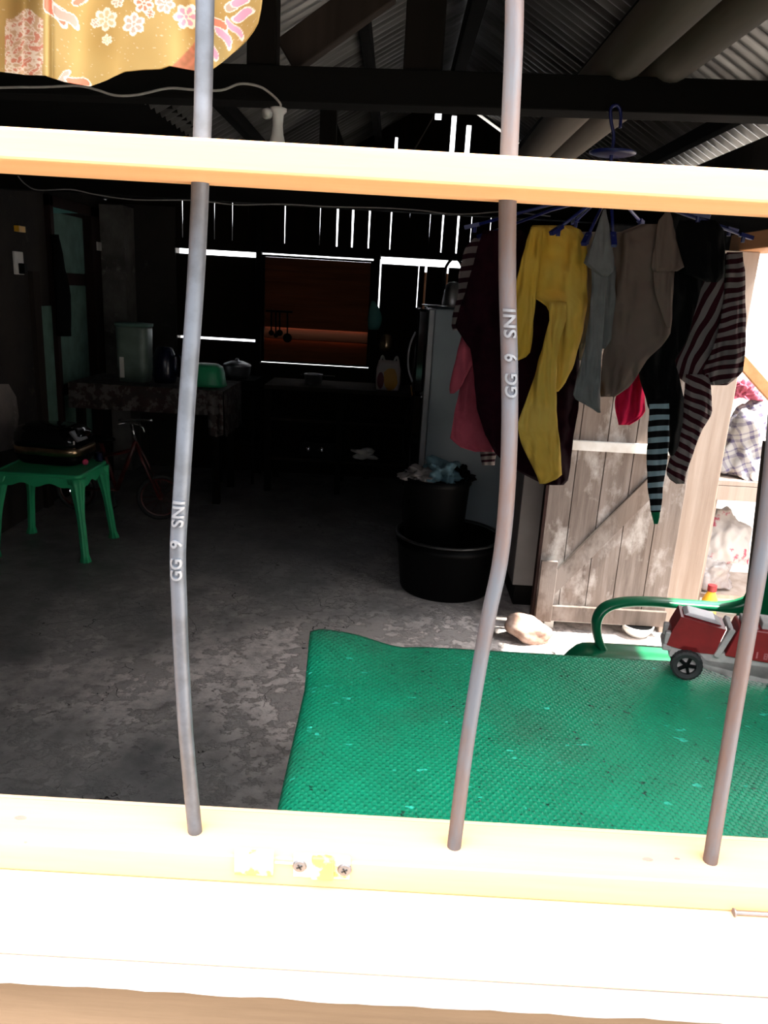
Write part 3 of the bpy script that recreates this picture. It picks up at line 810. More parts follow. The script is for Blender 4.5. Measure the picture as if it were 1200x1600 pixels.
garment(g_, 'body', [(352, 832, 892), (357, 829, 906), (375, 827, 917), (420, 826, 917), (462, 828, 918), (470, 842, 918), (480, 856, 917), (510, 864, 912), (540, 862, 905), (575, 864, 895), (600, 866, 882), (612, 868, 872)], 2.11, .022, C_yellow, 8, .012, 14)
garment(g_, 'sleeve', [(354, 830, 848), (400, 816, 846), (440, 806, 842), (468, 800, 838), (500, 797, 833), (540, 796, 831), (555, 797, 828), (561, 797, 816), (565, 798, 806)], 2.08, .020, C_yellow, 9, .007, 9)
garment(g_, 'sleeve', [(472, 858, 885), (500, 858, 885), (530, 851, 875), (570, 840, 870), (610, 828, 869), (640, 816, 870), (664, 808, 871), (690, 813, 875), (720, 827, 877), (742, 838, 878), (750, 841, 868), (756, 843, 852)], 2.07, .024, C_yellow, 10, .009, 11)
g_ = laundry('cream_cloth', 'cream cloth hanging between the yellow shirt and the grey garment', 'cloth', 905, 362, 2.20)
garment(g_, 'body', [(362, 905, 975), (420, 905, 960), (480, 905, 950), (520, 903, 925), (555, 900, 916), (563, 901, 908)], 2.21, .012, C_cream, 11, .006)
g_ = laundry('grey_leggings', 'pale grey garment clipped at its point in front of the beige shirt', 'clothing', 945, 328, 2.04)
garment(g_, 'top_piece', [(327, 943, 947), (350, 935, 951), (380, 925, 955), (400, 915, 959), (412, 911, 960), (420, 922, 960), (428, 934, 957), (432, 940, 950)], 2.035, .018, C_grey, 12, .006, 10)
garment(g_, 'leg', [(412, 924, 952), (450, 924, 948), (500, 920, 944), (550, 912, 940), (590, 901, 939), (621, 894, 938), (628, 905, 938), (636, 922, 937), (645, 934, 938)], 2.05, .014, C_grey, 13, .006, 9)
garment(g_, 'leg', [(415, 938, 962), (470, 936, 962), (530, 932, 955), (545, 935, 945)], 2.10, .012, C_grey, 14, .006, 9)
g_ = laundry('beige_shirt', 'beige brown shirt in the middle right of the laundry', 'shirt', 1005, 332, 2.10)
garment(g_, 'body', [(350, 1000, 1052), (365, 962, 1056), (390, 957, 1056), (450, 955, 1052), (500, 950, 1050), (522, 947, 1048), (540, 945, 1034), (560, 941, 1013), (580, 939, 1000), (596, 937, 990), (606, 936, 982), (620, 938, 962)], 2.125, .02, C_beige, 15, .010, 14)
garment(g_, 'short_sleeve', [(331, 1040, 1047), (345, 1028, 1051), (370, 1024, 1056), (400, 1020, 1063), (421, 1017, 1070), (424, 1020, 1058)], 2.085, .014, C_beige, 16, .005, 10)
garment(g_, 'side_flap', [(420, 1020, 1052), (460, 1024, 1051), (500, 1036, 1049), (512, 1043, 1048)], 2.09, .010, C_beige, 17, .005, 9)
g_ = laundry('scarlet_shorts', 'small scarlet red garment low in the laundry in front of the plank door', 'shorts', 985, 560, 2.36)
garment(g_, 'body', [(540, 985, 1004), (575, 984, 1004), (600, 967, 1006), (630, 961, 1008), (645, 962, 1008), (656, 965, 998), (664, 966, 984)], 2.38, .02, C_red, 18, .008, 9)
g_ = laundry('black_leggings', 'black garment hanging at the right with pale blue striped end', 'clothing', 1095, 345, 2.14)
garment(g_, 'waist', [(344, 1062, 1118), (360, 1056, 1132), (400, 1062, 1133), (430, 1070, 1132), (437, 1098, 1128), (441, 1104, 1122)], 2.10, .02, C_black, 19, .008)
garment(g_, 'body', [(400, 1048, 1110), (470, 1040, 1090), (530, 1010, 1075), (565, 995, 1055), (590, 998, 1062), (620, 1008, 1068), (640, 1014, 1068), (665, 1044, 1066), (700, 1043, 1060), (712, 1046, 1052)], 2.17, .022, C_black, 20, .010)
garment(g_, 'leg', [(625, 1015, 1046), (680, 1012, 1046), (720, 1010, 1043), (760, 1012, 1036), (790, 1016, 1033), (800, 1017, 1032)], 2.13, .016, S_teal, 21, .004, ang=1.52, period=17.5, warp=.1)
garment(g_, 'green_cuff', [(797, 1017, 1032), (806, 1019, 1031), (819, 1022, 1028)], 2.13, .012, M_chair, 22, .002)
g_ = laundry('maroon_striped_shirt', 'maroon and cream striped shirt at the far right of the laundry', 'shirt', 1115, 395, 2.24)
garment(g_, 'body', [(396, 1090, 1155), (415, 1072, 1160), (470, 1058, 1160), (520, 1047, 1158), (560, 1038, 1155), (575, 1046, 1150), (590, 1060, 1140), (600, 1072, 1118), (604, 1080, 1100)], 2.25, .024, S_right, 23, .010, 16, ang=.42, period=13.5, warp=.15)
garment(g_, 'sleeve', [(394, 1136, 1160), (420, 1134, 1164), (470, 1130, 1165), (520, 1122, 1166), (560, 1108, 1164), (582, 1096, 1160), (592, 1100, 1150), (602, 1112, 1136)], 2.215, .020, S_right, 24, .008, 10, ang=1.35, period=14.5, warp=.3)
garment(g_, 'sleeve', [(585, 1072, 1108), (620, 1068, 1113), (645, 1067, 1113), (670, 1062, 1098), (700, 1050, 1086), (735, 1041, 1074), (746, 1042, 1071), (756, 1056, 1070)], 2.21, .020, S_right, 25, .006, 10, ang=2.05, period=14.5, warp=.2)

# --- round clothes hanger
HC = PY(956, 300, 2.12); HC.y = 2.12
hg = thing('clothes_hanger', HC, label='blue plastic clip hanger hooked over the tie beam, holding the laundry', cat='clothes hanger')
bm = NB(); hk = [PY(969, 200, 2.125), PY(970, 178, 2.13), PY(966, 166, 2.13), PY(959, 165, 2.13), PY(954, 172, 2.13), PY(955, 190, 2.13), PY(959, 215, 2.13), PY(955, 245, 2.13), PY(953, 300, 2.13)]
tube(bm, smooth_pts(hk, 5), .0042, 10); obj('hook', bm, M_bluepl, hg, smooth=True)
pd = PY(957, 240, 2.13)
bm = NB(); lathe(bm, [(0, -.004), (.045, -.004), (.058, .0), (.058, .004), (.03, .008), (0, .009)], 28, None, pd); obj('hub_disc', bm, M_bluepl, hg, smooth=True)
bm = NB(); lathe(bm, [(0, -.012), (.02, -.012), (.022, .0), (.012, .012), (0, .012)], 20, None, PY(953, 303, 2.13)); obj('lower_hub', bm, M_bluepl, hg, smooth=True)
hub = PY(953, 303, 2.13)
ends = [PY(918, 370, 2.03), PY(958, 370, 2.05), PY(873, 357, 2.03), PY(742, 352, 2.20), PY(1092, 335, 2.05), PY(1162, 368, 2.22), PY(1140, 358, 2.30), PY(760, 366, 2.33), PY(900, 345, 2.42), PY(1000, 345, 2.40)]
for i, e in enumerate(ends):
    bm = NB(); tube(bm, [hub, hub.lerp(e, .45) + V((0, 0, .008)), e], [.005, .0042, .0042], 8)
    a = obj('arm', bm, M_bluepl, hg, smooth=True)
    dd = (e - hub).normalized(); bm = NB()
    bar(bm, e - dd * .012, e + dd * .028, .014, .010); tube(bm, [e + V((0, 0, .004)), e - V((0, 0, .018))], .0055, 8)
    obj('clip', bm, M_bluepl, a)

# ================================================================ LAMP SOCKET AND CABLES
DL = 2.08
ls = thing('lamp_socket', PY(434, 168, DL), label='white pendant lamp socket hanging on a cable left of the middle', cat='lamp holder')
tilt = Matrix.Rotation(.02, 4, 'Y')
c = PY(435, 168, DL)
bm = NB(); s = 1.72e-3
lathe(bm, [(0, .5 * s), (9 * s, 0), (12 * s, -1 * s), (12 * s, -5 * s), (8 * s, -9 * s), (7.2 * s, -24 * s), (8.5 * s, -35 * s), (13 * s, -52 * s), (16 * s, -70 * s), (17 * s, -82 * s), (12 * s, -86 * s), (0, -88 * s)], 28, tilt, c)
obj('body', bm, M_bulb, ls, smooth=True)
bm = NB(); a_ = PY(427, 176, DL); b_ = PY(414, 178, DL - .02)
tube(bm, [a_, a_.lerp(b_, .5), a_.lerp(b_, .55), b_], [.006, .006, .013, .012], 12); obj('switch_knob', bm, M_bulb, ls, smooth=True)
bm = NB(); tube(bm, smooth_pts([PY(x, y, DL) for x, y in ((-160, 145), (0, 137), (70, 136), (120, 134), (150, 140), (180, 149), (215, 148), (262, 138), (300, 140), (345, 141), (375, 131), (405, 135), (425, 148), (438, 162), (437, 168))], 5), .0030, 8)
obj('ceiling_cable', bm, M_cable, smooth=True, label='pale cable sagging along the dark beam to the lamp socket', cat='cable')
bm = NB(); tube(bm, smooth_pts([PY(x, y, 4.50) for x, y in ((28, 275), (40, 288), (60, 297), (110, 296), (150, 304), (210, 312), (300, 313), (370, 320), (440, 319), (520, 323), (600, 325), (660, 329), (700, 334), (740, 334), (790, 331), (860, 338))], 5), .0032, 8)
obj('wall_cable', bm, M_cable, smooth=True, label='thin pale cable strung across below the back beam', cat='cable')

# --- poles on the beam
zb_ = pa.z
def pole(name, nx, fx, r, lab):
    zt_ = zb_ + hA / 2
    bm = NB(); y0, y1 = .75, 4.8
    pts = [V((nx + (fx - nx) * t + .006 * math.sin(t * 9), y0 + (y1 - y0) * t, zt_ + r + .004 + .004 * math.sin(t * 7))) for t in [k / 14 for k in range(15)]]
    tube(bm, pts, [r * (1.03 - .06 * k / 14) for k in range(15)], 20)
    obj(name, bm, M_pole, smooth=True, label=lab, cat='pole')
q1 = PY(970, 120, D1); q2 = PY(1037, 125, D1)
pole('wooden_pole', q1.x - .015, q1.x + .01, .058, 'thick round grey pole lying over the tie beam, the left one')
pole('wooden_pole', q2.x + .01, q2.x - .01, .054, 'thick round grey pole lying over the tie beam, the right one')

# ================================================================ LEFT SIDE FURNITURE
# small green plastic table
F1, F2, F3 = PZ(133, 880, 0), PZ(194, 838, 0), PZ(52, 831, 0)
gx0, gx1, gy0, gy1 = (F3.x - .03), (F1.x + F2.x) / 2, F1.y - .005, F2.y
gc = V(((gx0 + gx1) / 2, (gy0 + gy1) / 2, 0)); HW, HD = (gx1 - gx0) / 2, (gy1 - gy0) / 2
SH = .475
st = thing('side_table', gc, label='low green plastic table with scalloped apron on the left', cat='small table')
bm = NB()
tw, td = HW - .045, HD - .045
def rrect(hx, hy, r, z, n=6):
    out = []
    for (sx, sy, a0) in ((1, 1, 0), (-1, 1, PI / 2), (-1, -1, PI), (1, -1, 3 * PI / 2)):
        for k in range(n + 1):
            a = a0 + k / n * PI / 2; out.append(V((sx * (hx - r) + r * math.cos(a), sy * (hy - r) + r * math.sin(a), z)))
    return out
loft(bm, [rrect(tw - .006, td - .006, .03, SH - .022), rrect(tw + .006, td + .006, .035, SH - .018), rrect(tw + .006, td + .006, .035, SH - .006), rrect(tw, td, .03, SH), rrect(tw - .012, td - .012, .025, SH), rrect(tw - .016, td - .016, .022, SH - .003)])
obj('table_top', bm, M_greenpl, st, local=True, smooth=False, bevel=.002)
def apron(hx, hy, along, only):
    bm = NB(); n = 40; hs = hx if along == 'x' else hy; off = hy if along == 'x' else hx
    for sgn in (only,):
        topl, botl = [], []
        for k in range(n + 1):
            u = -1 + 2 * k / n; s_ = u * (hs - .01)
            edge = abs(u)
            dep = .040 + .010 * math.cos(u * PI * 3) + .07 * max(0, (edge - .72) / .28) ** 2
            topl.append((s_, SH - .02)); botl.append((s_, SH - .02 - dep))
        for k in range(n):
            quad = [(topl[k], 0), (topl[k + 1], 0), (botl[k + 1], 1), (botl[k], 1)]
            P = []
            for (s_, z), fl in quad:
                o_ = sgn * (off + .012 * fl)
                P.append(V((s_, o_, z)) if along == 'x' else V((o_, s_, z)))
            prism(bm, P, (0, -.004 * sgn, 0) if along == 'x' else (-.004 * sgn, 0, 0))
    bmesh.ops.remove_doubles(bm, verts=bm.verts, dist=.0004)
    return bm
for ax_ in 'xy':
    for sg_ in (-1, 1): obj('apron', apron(tw, td, ax_, sg_), M_greenpl, st, local=True)
for sx in (-1, 1):
    for sy in (-1, 1):
        bm = NB(); rings = []
        for k in range(13):
            t = k / 12; z = (SH - .025) * (1 - t)
            flare = .045 * (t ** .9); cx0, cy0 = sx * (tw - .028 + flare), sy * (td - .028 + flare)
            rad = .046 - .026 * min(1, t * 2.2) ** .7 + (.010 * max(0, (t - .93) / .07))
            ring = []
            for j in range(32):
                a = 2 * PI * j / 32
                rr = rad * (1 + .12 * math.cos(8 * a))
                ring.append(V((cx0 + rr * math.cos(a), cy0 + rr * math.sin(a), z)))
            rings.append(ring)
        loft(bm, rings); obj('leg', bm, M_greenpl, st, local=True, smooth=True)
# rice cooker
rc_c = V((PZ(70, 728, SH).x, PZ(70, 726, SH).y + .12, SH))
rc = thing('rice_cooker', rc_c, -.12, label='glossy black cooker with a bronze band on the green table', cat='cooker')
def srect(hx, hy, z, e=.45, n=40, ox=0, oy=0):
    return [V((ox + hx * math.copysign(abs(math.cos(2 * PI * k / n)) ** e, math.cos(2 * PI * k / n)), oy + hy * math.copysign(abs(math.sin(2 * PI * k / n)) ** e, math.sin(2 * PI * k / n)), z)) for k in range(n)]
bm = NB(); loft(bm, [srect(.165, .12, 0), srect(.175, .13, .012), srect(.190, .14, .03), srect(.192, .142, .055)]); obj('base', bm, M_blackpl, rc, local=True, smooth=True)
bm = NB(); loft(bm, [srect(.192, .142, .055), srect(.196, .146, .057), srect(.198, .147, .095), srect(.192, .142, .098)]); obj('metal_band', bm, M_bronze, rc, local=True, smooth=True, label='bronze metal band')
bm = NB(); loft(bm, [srect(.194, .144, .097), srect(.196, .146, .13), srect(.192, .142, .165, .5, ox=-.003), srect(.170, .125, .195, .55, ox=-.01), srect(.130, .09, .210, .6, ox=-.015), srect(.06, .04, .216, .7, ox=-.02)]); obj('lid', bm, M_gloss, rc, local=True, smooth=True)
bm = NB(); Mx = Matrix.Translation((.172, -.06, .165)) @ Matrix.Rotation(.85, 4, 'Y'); bx(bm, -.035, .035, -.05, .06, -.004, .008, Mx); obj('control_panel', bm, M_alum, rc, local=True, bevel=.003)
bm = NB(); sphere(bm, PZ(131, 728, SH) + V((0, .02, .018)), .018); obj('pink_ball', bm, M_pink, smooth=True, label='small pink ball beside the black cooker', cat='ball')
cpp = PZ(152, 722, SH) + V((0, .03, 0)); bm = NB(); lathe(bm, [(0, 0), (.02, 0), (.026, .05), (.022, .05), (.018, .006), (0, .006)], 20, None, cpp); obj('blue_cup', bm, M_blue, smooth=False, label='small dark blue cup at the back edge of the green table', cat='cup')

# wall fittings
p = PX(27, 411, XL)
so = thing('wall_socket', V((XL, p.y, p.z)), label='white wall outlet on the dark left wall', cat='socket')
bm = NB(); bx(bm, XL, XL + .014, p.y - .055, p.y + .055, p.z - .065, p.z + .065); obj('plate', bm, M_whitepl, so, bevel=.004)
bm = NB(); bx(bm, XL + .014, XL + .05, p.y - .02, p.y + .025, p.z - .06, p.z + .0); obj('plug', bm, M_blackpl, so, bevel=.004)
p = PX(27, 358, XL); bm = NB(); bx(bm, XL, XL + .03, p.y - .04, p.y + .04, p.z - .015, p.z + .018); obj('yellow_tag', bm, M_yel, label='tiny yellow tag on the wall above the outlet', cat='tag')
p = PX(156, 385, XL + .05); bm = NB(); bx(bm, XL + .0, XL + .05, p.y - .04, p.y + .04, p.z - .03, p.z + .03)
obj('light_switch', bm, M_whitepl, bevel=.004, label='small white light switch to the right of the teal door', cat='switch')
# dark garment on the door
hd = thing('hanging_jacket', PX(88, 366, XL + .05), label='black garment hanging against the teal door', cat='jacket')
bm = NB(); rings = []
for k in range(11):
    t = k / 10; y = 366 + (525 - 366) * t; xl_, xr_ = 76 + 9 * t, 84 + 21 * min(1, t * 1.6)
    a, b = PX(xl_, y, XL + .035), PX(xr_, y, XL + .035)
    rings.append([a.lerp(b, .5 + .5 * math.cos(2 * PI * j / 16)) + V((.022 + .02 * math.sin(2 * PI * j / 16) + .005 * math.sin(j * 3 + k), 0, 0)) for j in range(16)])
loft(bm, rings); obj('cloth', bm, C_black, hd, smooth=True)

# ---- table with floral cloth
Tz = .80; ty0, ty1 = 5.15, 5.75
tx0, tx1 = -2.16, PY(348, 611, ty0).x
ft = thing('dining_table', ((tx0 + tx1) / 2, (ty0 + ty1) / 2, 0), label='table at the back left carrying jugs and a green basin', cat='table')
bm = NB(); bx(bm, tx0, tx1, ty0, ty1, Tz - .03, Tz - .004); obj('table_top', bm, M_brown, ft)
for x in (tx0 + .05, tx1 - .06):
    for y in (ty0 + .06, ty1 - .06): bm = NB(); bx(bm, x - .025, x + .025, y - .025, y + .025, 0, Tz - .03); obj('leg', bm, M_darkz, ft)
def floral():
    m, t, b = base('floral_tablecloth', .7)
    v = coords(t); n = t.noise(22, 4, v, .6); n2 = t.noise(13, 3, v)
    c = t.mix(t.ramp(n, .48, .54), (.085, .075, .07), (.028, .01, .009)); c = t.mix(t.ramp(n2, .52, .58), c, (.02, .012, .01))
    t.link(c, b.inputs['Base Color']); return m
M_floral = floral()
bm = NB(); bx(bm, tx0, tx1 + .006, ty0 - .005, ty1, Tz - .003, Tz)
zf = PY(250, 644, ty0).z; zr = PY(335, 682, ty0).z
grid(bm, lambda u, v: V((tx0 + (tx1 - tx0) * u, ty0 - .006 - .012 * v * (1 + .5 * math.sin(u * 40)), Tz - (Tz - zf) * v)), 60, 6)
grid(bm, lambda u, v: V((tx1 - .10 + .102 * u + .01 * v, ty0 - .012 - .02 * v * (1 + .6 * math.sin(u * 9)), Tz - (Tz - zr) * v * (1 - .15 * abs(u - .5)))), 14, 8)
grid(bm, lambda u, v: V((tx1 + .006 + .012 * v * (1 + .5 * math.sin(u * 30)), ty0 + (ty1 - ty0) * u, Tz - (Tz - zr) * v)), 40, 6)
obj('tablecloth', bm, M_floral, smooth=False, solid=.002, label='floral cloth draped over the back left table', cat='tablecloth')
def onT(px, Y): return PY(px, 600, Y).x
jx = onT(211, 5.4); c = V((jx, 5.42, Tz))
jg = thing('water_container', c, label='tall grey green container with a white strip on the back left table', cat='container')
bm = NB(); loft(bm, [srect(.098, .09, 0, .5), srect(.108, .098, .1, .5), srect(.112, .10, .36, .5), srect(.114, .10, .375, .5)]); obj('body', bm, mat('milky_green_plastic', (.17, .24, .20), (.09, .13, .11), 6, .4), jg, local=True, smooth=True)
bm = NB(); loft(bm, [srect(.118, .105, .375, .5), srect(.12, .108, .395, .5), srect(.06, .06, .40, .6)]); obj('lid', bm, M_teal, jg, local=True, smooth=True)
bm = NB(); bx(bm, -.075, -.045, -.104, -.096, .0 + .03, .17); obj('level_strip', bm, M_whitepl, jg, local=True, bevel=.002, label='white level strip')
c = V((onT(257, 5.4), 5.42, Tz)); jb = thing('blue_jug', c, label='dark blue jug between the tall container and the green basin', cat='jug')
bm = NB(); lathe(bm, [(0, 0), (.07, 0), (.082, .04), (.082, .17), (.06, .22), (.05, .245), (0, .25)], 28); obj('body', bm, M_blue, jb, local=True, smooth=True)
bm = NB(); tube(bm, smooth_pts([(.075, -.02, .19), (.115, -.03, .19), (.12, -.03, .11), (.082, -.02, .06)], 5), .008, 8); obj('handle', bm, M_blue, jb, local=True, smooth=True)
c = V((onT(318, 5.35) - .0, 5.40, Tz)); bm = NB()
loft(bm, [[p + c for p in r] for r in (srect(.145, .12, 0, .6), srect(.14, .117, .02, .6), srect(.13, .108, .09, .6), srect(.118, .098, .13, .6), srect(.09, .075, .148, .7), srect(.03, .03, .15, .8))])
obj('green_basin', bm, M_greenpl, smooth=True, label='upturned green basin on the right end of the back left table', cat='basin')

# pots stand right of the table
sx_ = PY(370, 600, 5.95).x
sd = thing('gas_stove', (sx_, 5.75, 0), label='dark stove stand in the gap between the cloth table and the back counter', cat='stove')
bm = NB(); bx(bm, sx_ - .11, sx_ + .16, 5.80, 6.18, .72, .80); obj('body', bm, M_blackpl, sd, bevel=.006); bm = NB(); bx(bm, sx_ - .11, sx_ + .16, 5.82, 6.18, .30, .33); obj('shelf', bm, M_blackpl, sd, bevel=.004)
for x in (sx_ - .10, sx_ + .15):
    for y in (5.82, 6.16): bm = NB(); bx(bm, x - .01, x + .01, y - .01, y + .01, 0, .72); obj('leg', bm, M_blackpl, sd)
c = V((sx_ + .0, 5.96, .80)); pt = thing('silver_pot', c, label='dull silver pot with a lid on the dark stove stand', cat='pot')
bm = NB(); lathe(bm, [(0, 0), (.08, 0), (.10, .03), (.105, .09), (.11, .095), (.10, .095), (0, .09)], 28); obj('body', bm, M_alum, pt, local=True, smooth=True)
bm = NB(); lathe(bm, [(.108, .096), (.10, .105), (.05, .125), (.015, .13), (.012, .145), (0, .15)], 28); obj('lid', bm, M_alum, pt, local=True, smooth=True)

# ---- bicycle
bk_ = thing('bicycle', PZ(215, 815, 0), label='small red bicycle standing in the dark behind the green table', cat='bicycle')
BY = PZ(252, 812, 0).y
def bp(px, py, o=0): return PY(px, py, BY + o)
fw = PZ(252, 812, 0); WR = .15; fwc = V((fw.x, BY, WR)); rwc = V((fw.x - .58, BY + .10, WR))
def wheel(c, ang):
    R = Matrix.Translation(c) @ Matrix.Rotation(ang, 4, 'Z') @ Matrix.Rotation(PI / 2, 4, 'X')
    bm = NB(); n = 36
    loft(bm, [[R @ V(((WR - .014 + .014 * math.cos(b)) * math.cos(a), (WR - .014 + .014 * math.cos(b)) * math.sin(a), .014 * math.sin(b))) for b in [2 * PI * j / 8 for j in range(8)]] for a in [2 * PI * k / n for k in range(n + 1)]], False)
    w = obj('wheel', bm, M_tire, bk_, smooth=True)
    bm = NB()
    tube(bm, [R @ V(((WR - .030) * math.cos(a), (WR - .030) * math.sin(a), 0)) for a in [2 * PI * k / n for k in range(n + 1)]], .006, 6, False)
    for k in range(12):
        a = 2 * PI * k / 12; tube(bm, [R @ V((0, 0, 0)), R @ V(((WR - .03) * math.cos(a), (WR - .03) * math.sin(a), 0))], .0015, 4)
    tube(bm, [R @ V((0, 0, -.03)), R @ V((0, 0, .03))], .012, 8); obj('rim', bm, M_bikered, w)
wheel(fwc, .25); wheel(rwc, -.15)
head = bp(212, 690); stem = bp(205, 662)
bm = NB()
for s_ in (-1, 1): tube(bm, [head, head.lerp(fwc, .35) + V((0, s_ * .035, 0)), fwc + V((0, s_ * .03, 0))], .009, 8)
obj('fork', bm, M_bikered, bk_, smooth=True)
bb = V((fw.x - .30, BY + .05, .17)); seat = V((fw.x - .40, BY + .07, .48))
bm = NB()
tube(bm, [head, bb], .015, 8); tube(bm, [bb, seat], .013, 8); tube(bm, [head + V((0, 0, -.05)), seat + V((0, 0, -.10))], .012, 8)
for s_ in (-1, 1): tube(bm, [bb, rwc + V((0, s_ * .03, 0))], .008, 8); tube(bm, [seat + V((0, 0, -.06)), rwc + V((0, s_ * .03, 0))], .008, 8)
obj('frame', bm, M_bikered, bk_, smooth=True)
bm = NB(); sphere(bm, seat + V((0, 0, .015)), .09, (1.1, .6, .3)); obj('saddle', bm, M_blackpl, bk_, smooth=True)
bm = NB(); tube(bm, [head, stem], .010, 8)
tube(bm, smooth_pts([bp(186, 656, .02), bp(200, 657), bp(215, 656, -.02), bp(238, 657, -.04)], 4), .008, 8)
tube(bm, smooth_pts([bp(184, 663, -.02), bp(200, 661), bp(220, 665, -.03), bp(226, 676, -.03)], 4), .005, 6)
obj('handlebar', bm, M_chrome, bk_, smooth=True)
bm = NB(); tube(bm, smooth_pts([bp(228, 658, -.04), bp(233, 680, -.05), bp(234, 715, -.04), bp(238, 745, -.03)], 5), .003, 6); obj('brake_cable', bm, M_blackpl, bk_)
bm = NB(); tube(bm, [bb + V((0, -.06, 0)), bb + V((.02, -.07, -.09)), bb + V((.02, -.13, -.09))], .007, 6); obj('pedal_crank', bm, M_chrome, bk_)

# ================================================================ BACK KITCHEN COUNTER
KZ = .80; ky0, ky1 = 5.62, 6.12
kx0, kx1 = PY(408, 600, ky0).x + .02, PY(642, 600, ky0).x + .05
kc = thing('kitchen_shelf', ((kx0 + kx1) / 2, (ky0 + ky1) / 2, 0), label='dark wooden kitchen shelf unit under the slatted window', cat='shelf')
bm = NB(); bx(bm, kx0, kx1, ky0, ky1, KZ - .03, KZ); obj('worktop', bm, M_brown, kc, bevel=.003)
for z in (.56, .26):
    bm = NB(); bx(bm, kx0 + .02, kx1 - .02, ky0 + .02, ky1 - .02, z - .02, z); obj('shelf', bm, M_brown, kc)
for x in (kx0 + .03, (kx0 + kx1) / 2, kx1 - .03):
    for y in (ky0 + .03, ky1 - .03): bm = NB(); bx(bm, x - .022, x + .022, y - .022, y + .022, 0, KZ - .03); obj('leg', bm, M_darkz, kc)
c = V((PY(490, 580, 5.85).x, 5.85, KZ)); sp_ = thing('saucepan', c, label='small silver saucepan on the worktop under the slatted window', cat='saucepan')
bm = NB(); lathe(bm, [(0, 0), (.06, 0), (.065, .01), (.068, .07), (.072, .072), (.062, .072), (.06, .012), (0, .01)], 24); obj('body', bm, M_alum, sp_, local=True, smooth=True)
bm = NB(); bar(bm, (.065, 0, .06), (.16, -.02, .065), .014, .008); obj('handle', bm, M_blackpl, sp_, local=True)
bm = NB(); bar(bm, (-.065, 0, .06), (-.10, 0, .06), .02, .008); obj('handle', bm, M_blackpl, sp_, local=True)
c = V((PY(497, 690, 5.75).x, 5.83, .26)); cs = thing('cooking_stove', c, label='black two knob stove on the lower kitchen shelf', cat='stove')
bm = NB(); bx(bm, -.14, .14, -.13, .13, 0, .12); bx(bm, -.05, .05, -.05, .05, .12, .135); obj('body', bm, M_blackpl, cs, local=True, bevel=.008)
for k, px in enumerate((482, 503)):
    x = PY(px, 683, 5.69).x - c.x; zz = PY(px, 683, 5.69).z - .26
    bm = NB(); lathe(bm, [(0, 0), (.028, 0), (.024, .02), (0, .022)], 20, Matrix.Rotation(PI / 2, 4, 'X'), (x, -.13, .065)); obj('knob', bm, M_chrome, cs, local=True, smooth=True)
c = V((PY(568, 697, 5.75).x, 5.78, .26)); bm = NB()
sphere(bm, c + V((0, 0, .035)), .07, (1.4, .8, .55), 24, 14, .9, 3)
for v in bm.verts: v.co.z = max(v.co.z, .2605)
obj('crumpled_bag', bm, M_whitepl, smooth=True, label='crumpled white bag on the lower kitchen shelf', cat='bag')
# tote bag
c = V((PY(606, 600, 5.72).x, 5.74, KZ)); tg = thing('plastic_bag', c, label='white and yellow printed bag standing at the right end of the worktop', cat='bag')
def bagm():
    m, t, b = base('printed_bag', .5); v = coords(t); s = t.new('ShaderNodeSeparateXYZ'); t.link(v, s.inputs[0]); n = t.noise(14, 3, v)
    e = t.math('ADD', t.math('POWER', t.math('MULTIPLY', t.math('SUBTRACT', s.outputs[0], .015), 1 / .055), 2), t.math('POWER', t.math('MULTIPLY', t.math('SUBTRACT', s.outputs[2], .085), 1 / .075), 2))
    f = t.math('LESS_THAN', e, t.math('MULTIPLY', n, 2))
    e2 = t.math('ADD', t.math('POWER', t.math('MULTIPLY', t.math('ADD', s.outputs[0], .055), 1 / .025), 2), t.math('POWER', t.math('MULTIPLY', t.math('SUBTRACT', s.outputs[2], .07), 1 / .06), 2))
    c = t.mix(f, (.55, .48, .45), (.60, .30, .03)); c = t.mix(t.math('LESS_THAN', e2, 1), c, (.16, .03, .05))
    t.link(c, b.inputs['Base Color']); return m
bm = NB(); loft(bm, [srect(.085, .04, 0, .5), srect(.092, .045, .06, .6), srect(.09, .04, .15, .7), srect(.08, .025, .19, .8), srect(.075, .015, .215, .8)]); obj('body', bm, bagm(), tg, local=True, smooth=True)
bm = NB(); tube(bm, smooth_pts([(-.065, 0, .20), (-.05, 0, .245), (-.03, 0, .205)], 5), .008, 8); obj('handle', bm, M_whitepl, tg, local=True, smooth=True); bm = NB(); tube(bm, smooth_pts([(.035, 0, .205), (.055, 0, .245), (.07, 0, .20)], 5), .008, 8); obj('handle', bm, M_whitepl, tg, local=True, smooth=True)
# hanging ladles
pz = PY(440, 470, 6.10)
for i, (px, y0_, y1_, r) in enumerate(((424, 486, 520, .012), (431, 486, 524, .010), (437, 486, 520, .014), (449, 486, 528, .020))):
    a, b = PY(px, y0_, 6.10), PY(px, y1_, 6.10); ut = thing('ladle', a, label=('leftmost dark ladle', 'second dark ladle from the left', 'third dark ladle from the left', 'rightmost dark ladle')[i] + ' hanging before the slatted window', cat='utensil', group='ladles hanging by the slatted window')
    bm = NB(); tube(bm, [a, b], .006, 6); obj('handle', bm, M_blackpl, ut)
    bm = NB(); sphere(bm, b, r * 1.8, (1, .4, 1)); obj('scoop', bm, M_blackpl, ut, smooth=True)
a, b = PY(415, 487, 6.10), PY(456, 489, 6.10); bm = NB(); bar(bm, a + V((0, .02, .006)), b + V((0, .02, .006)), .03, .014); obj('utensil_rail', bm, M_darkz, label='dark rail the ladles hang from', cat='rail')
c = PY(583, 493, 6.08); bm = NB(); rings = []
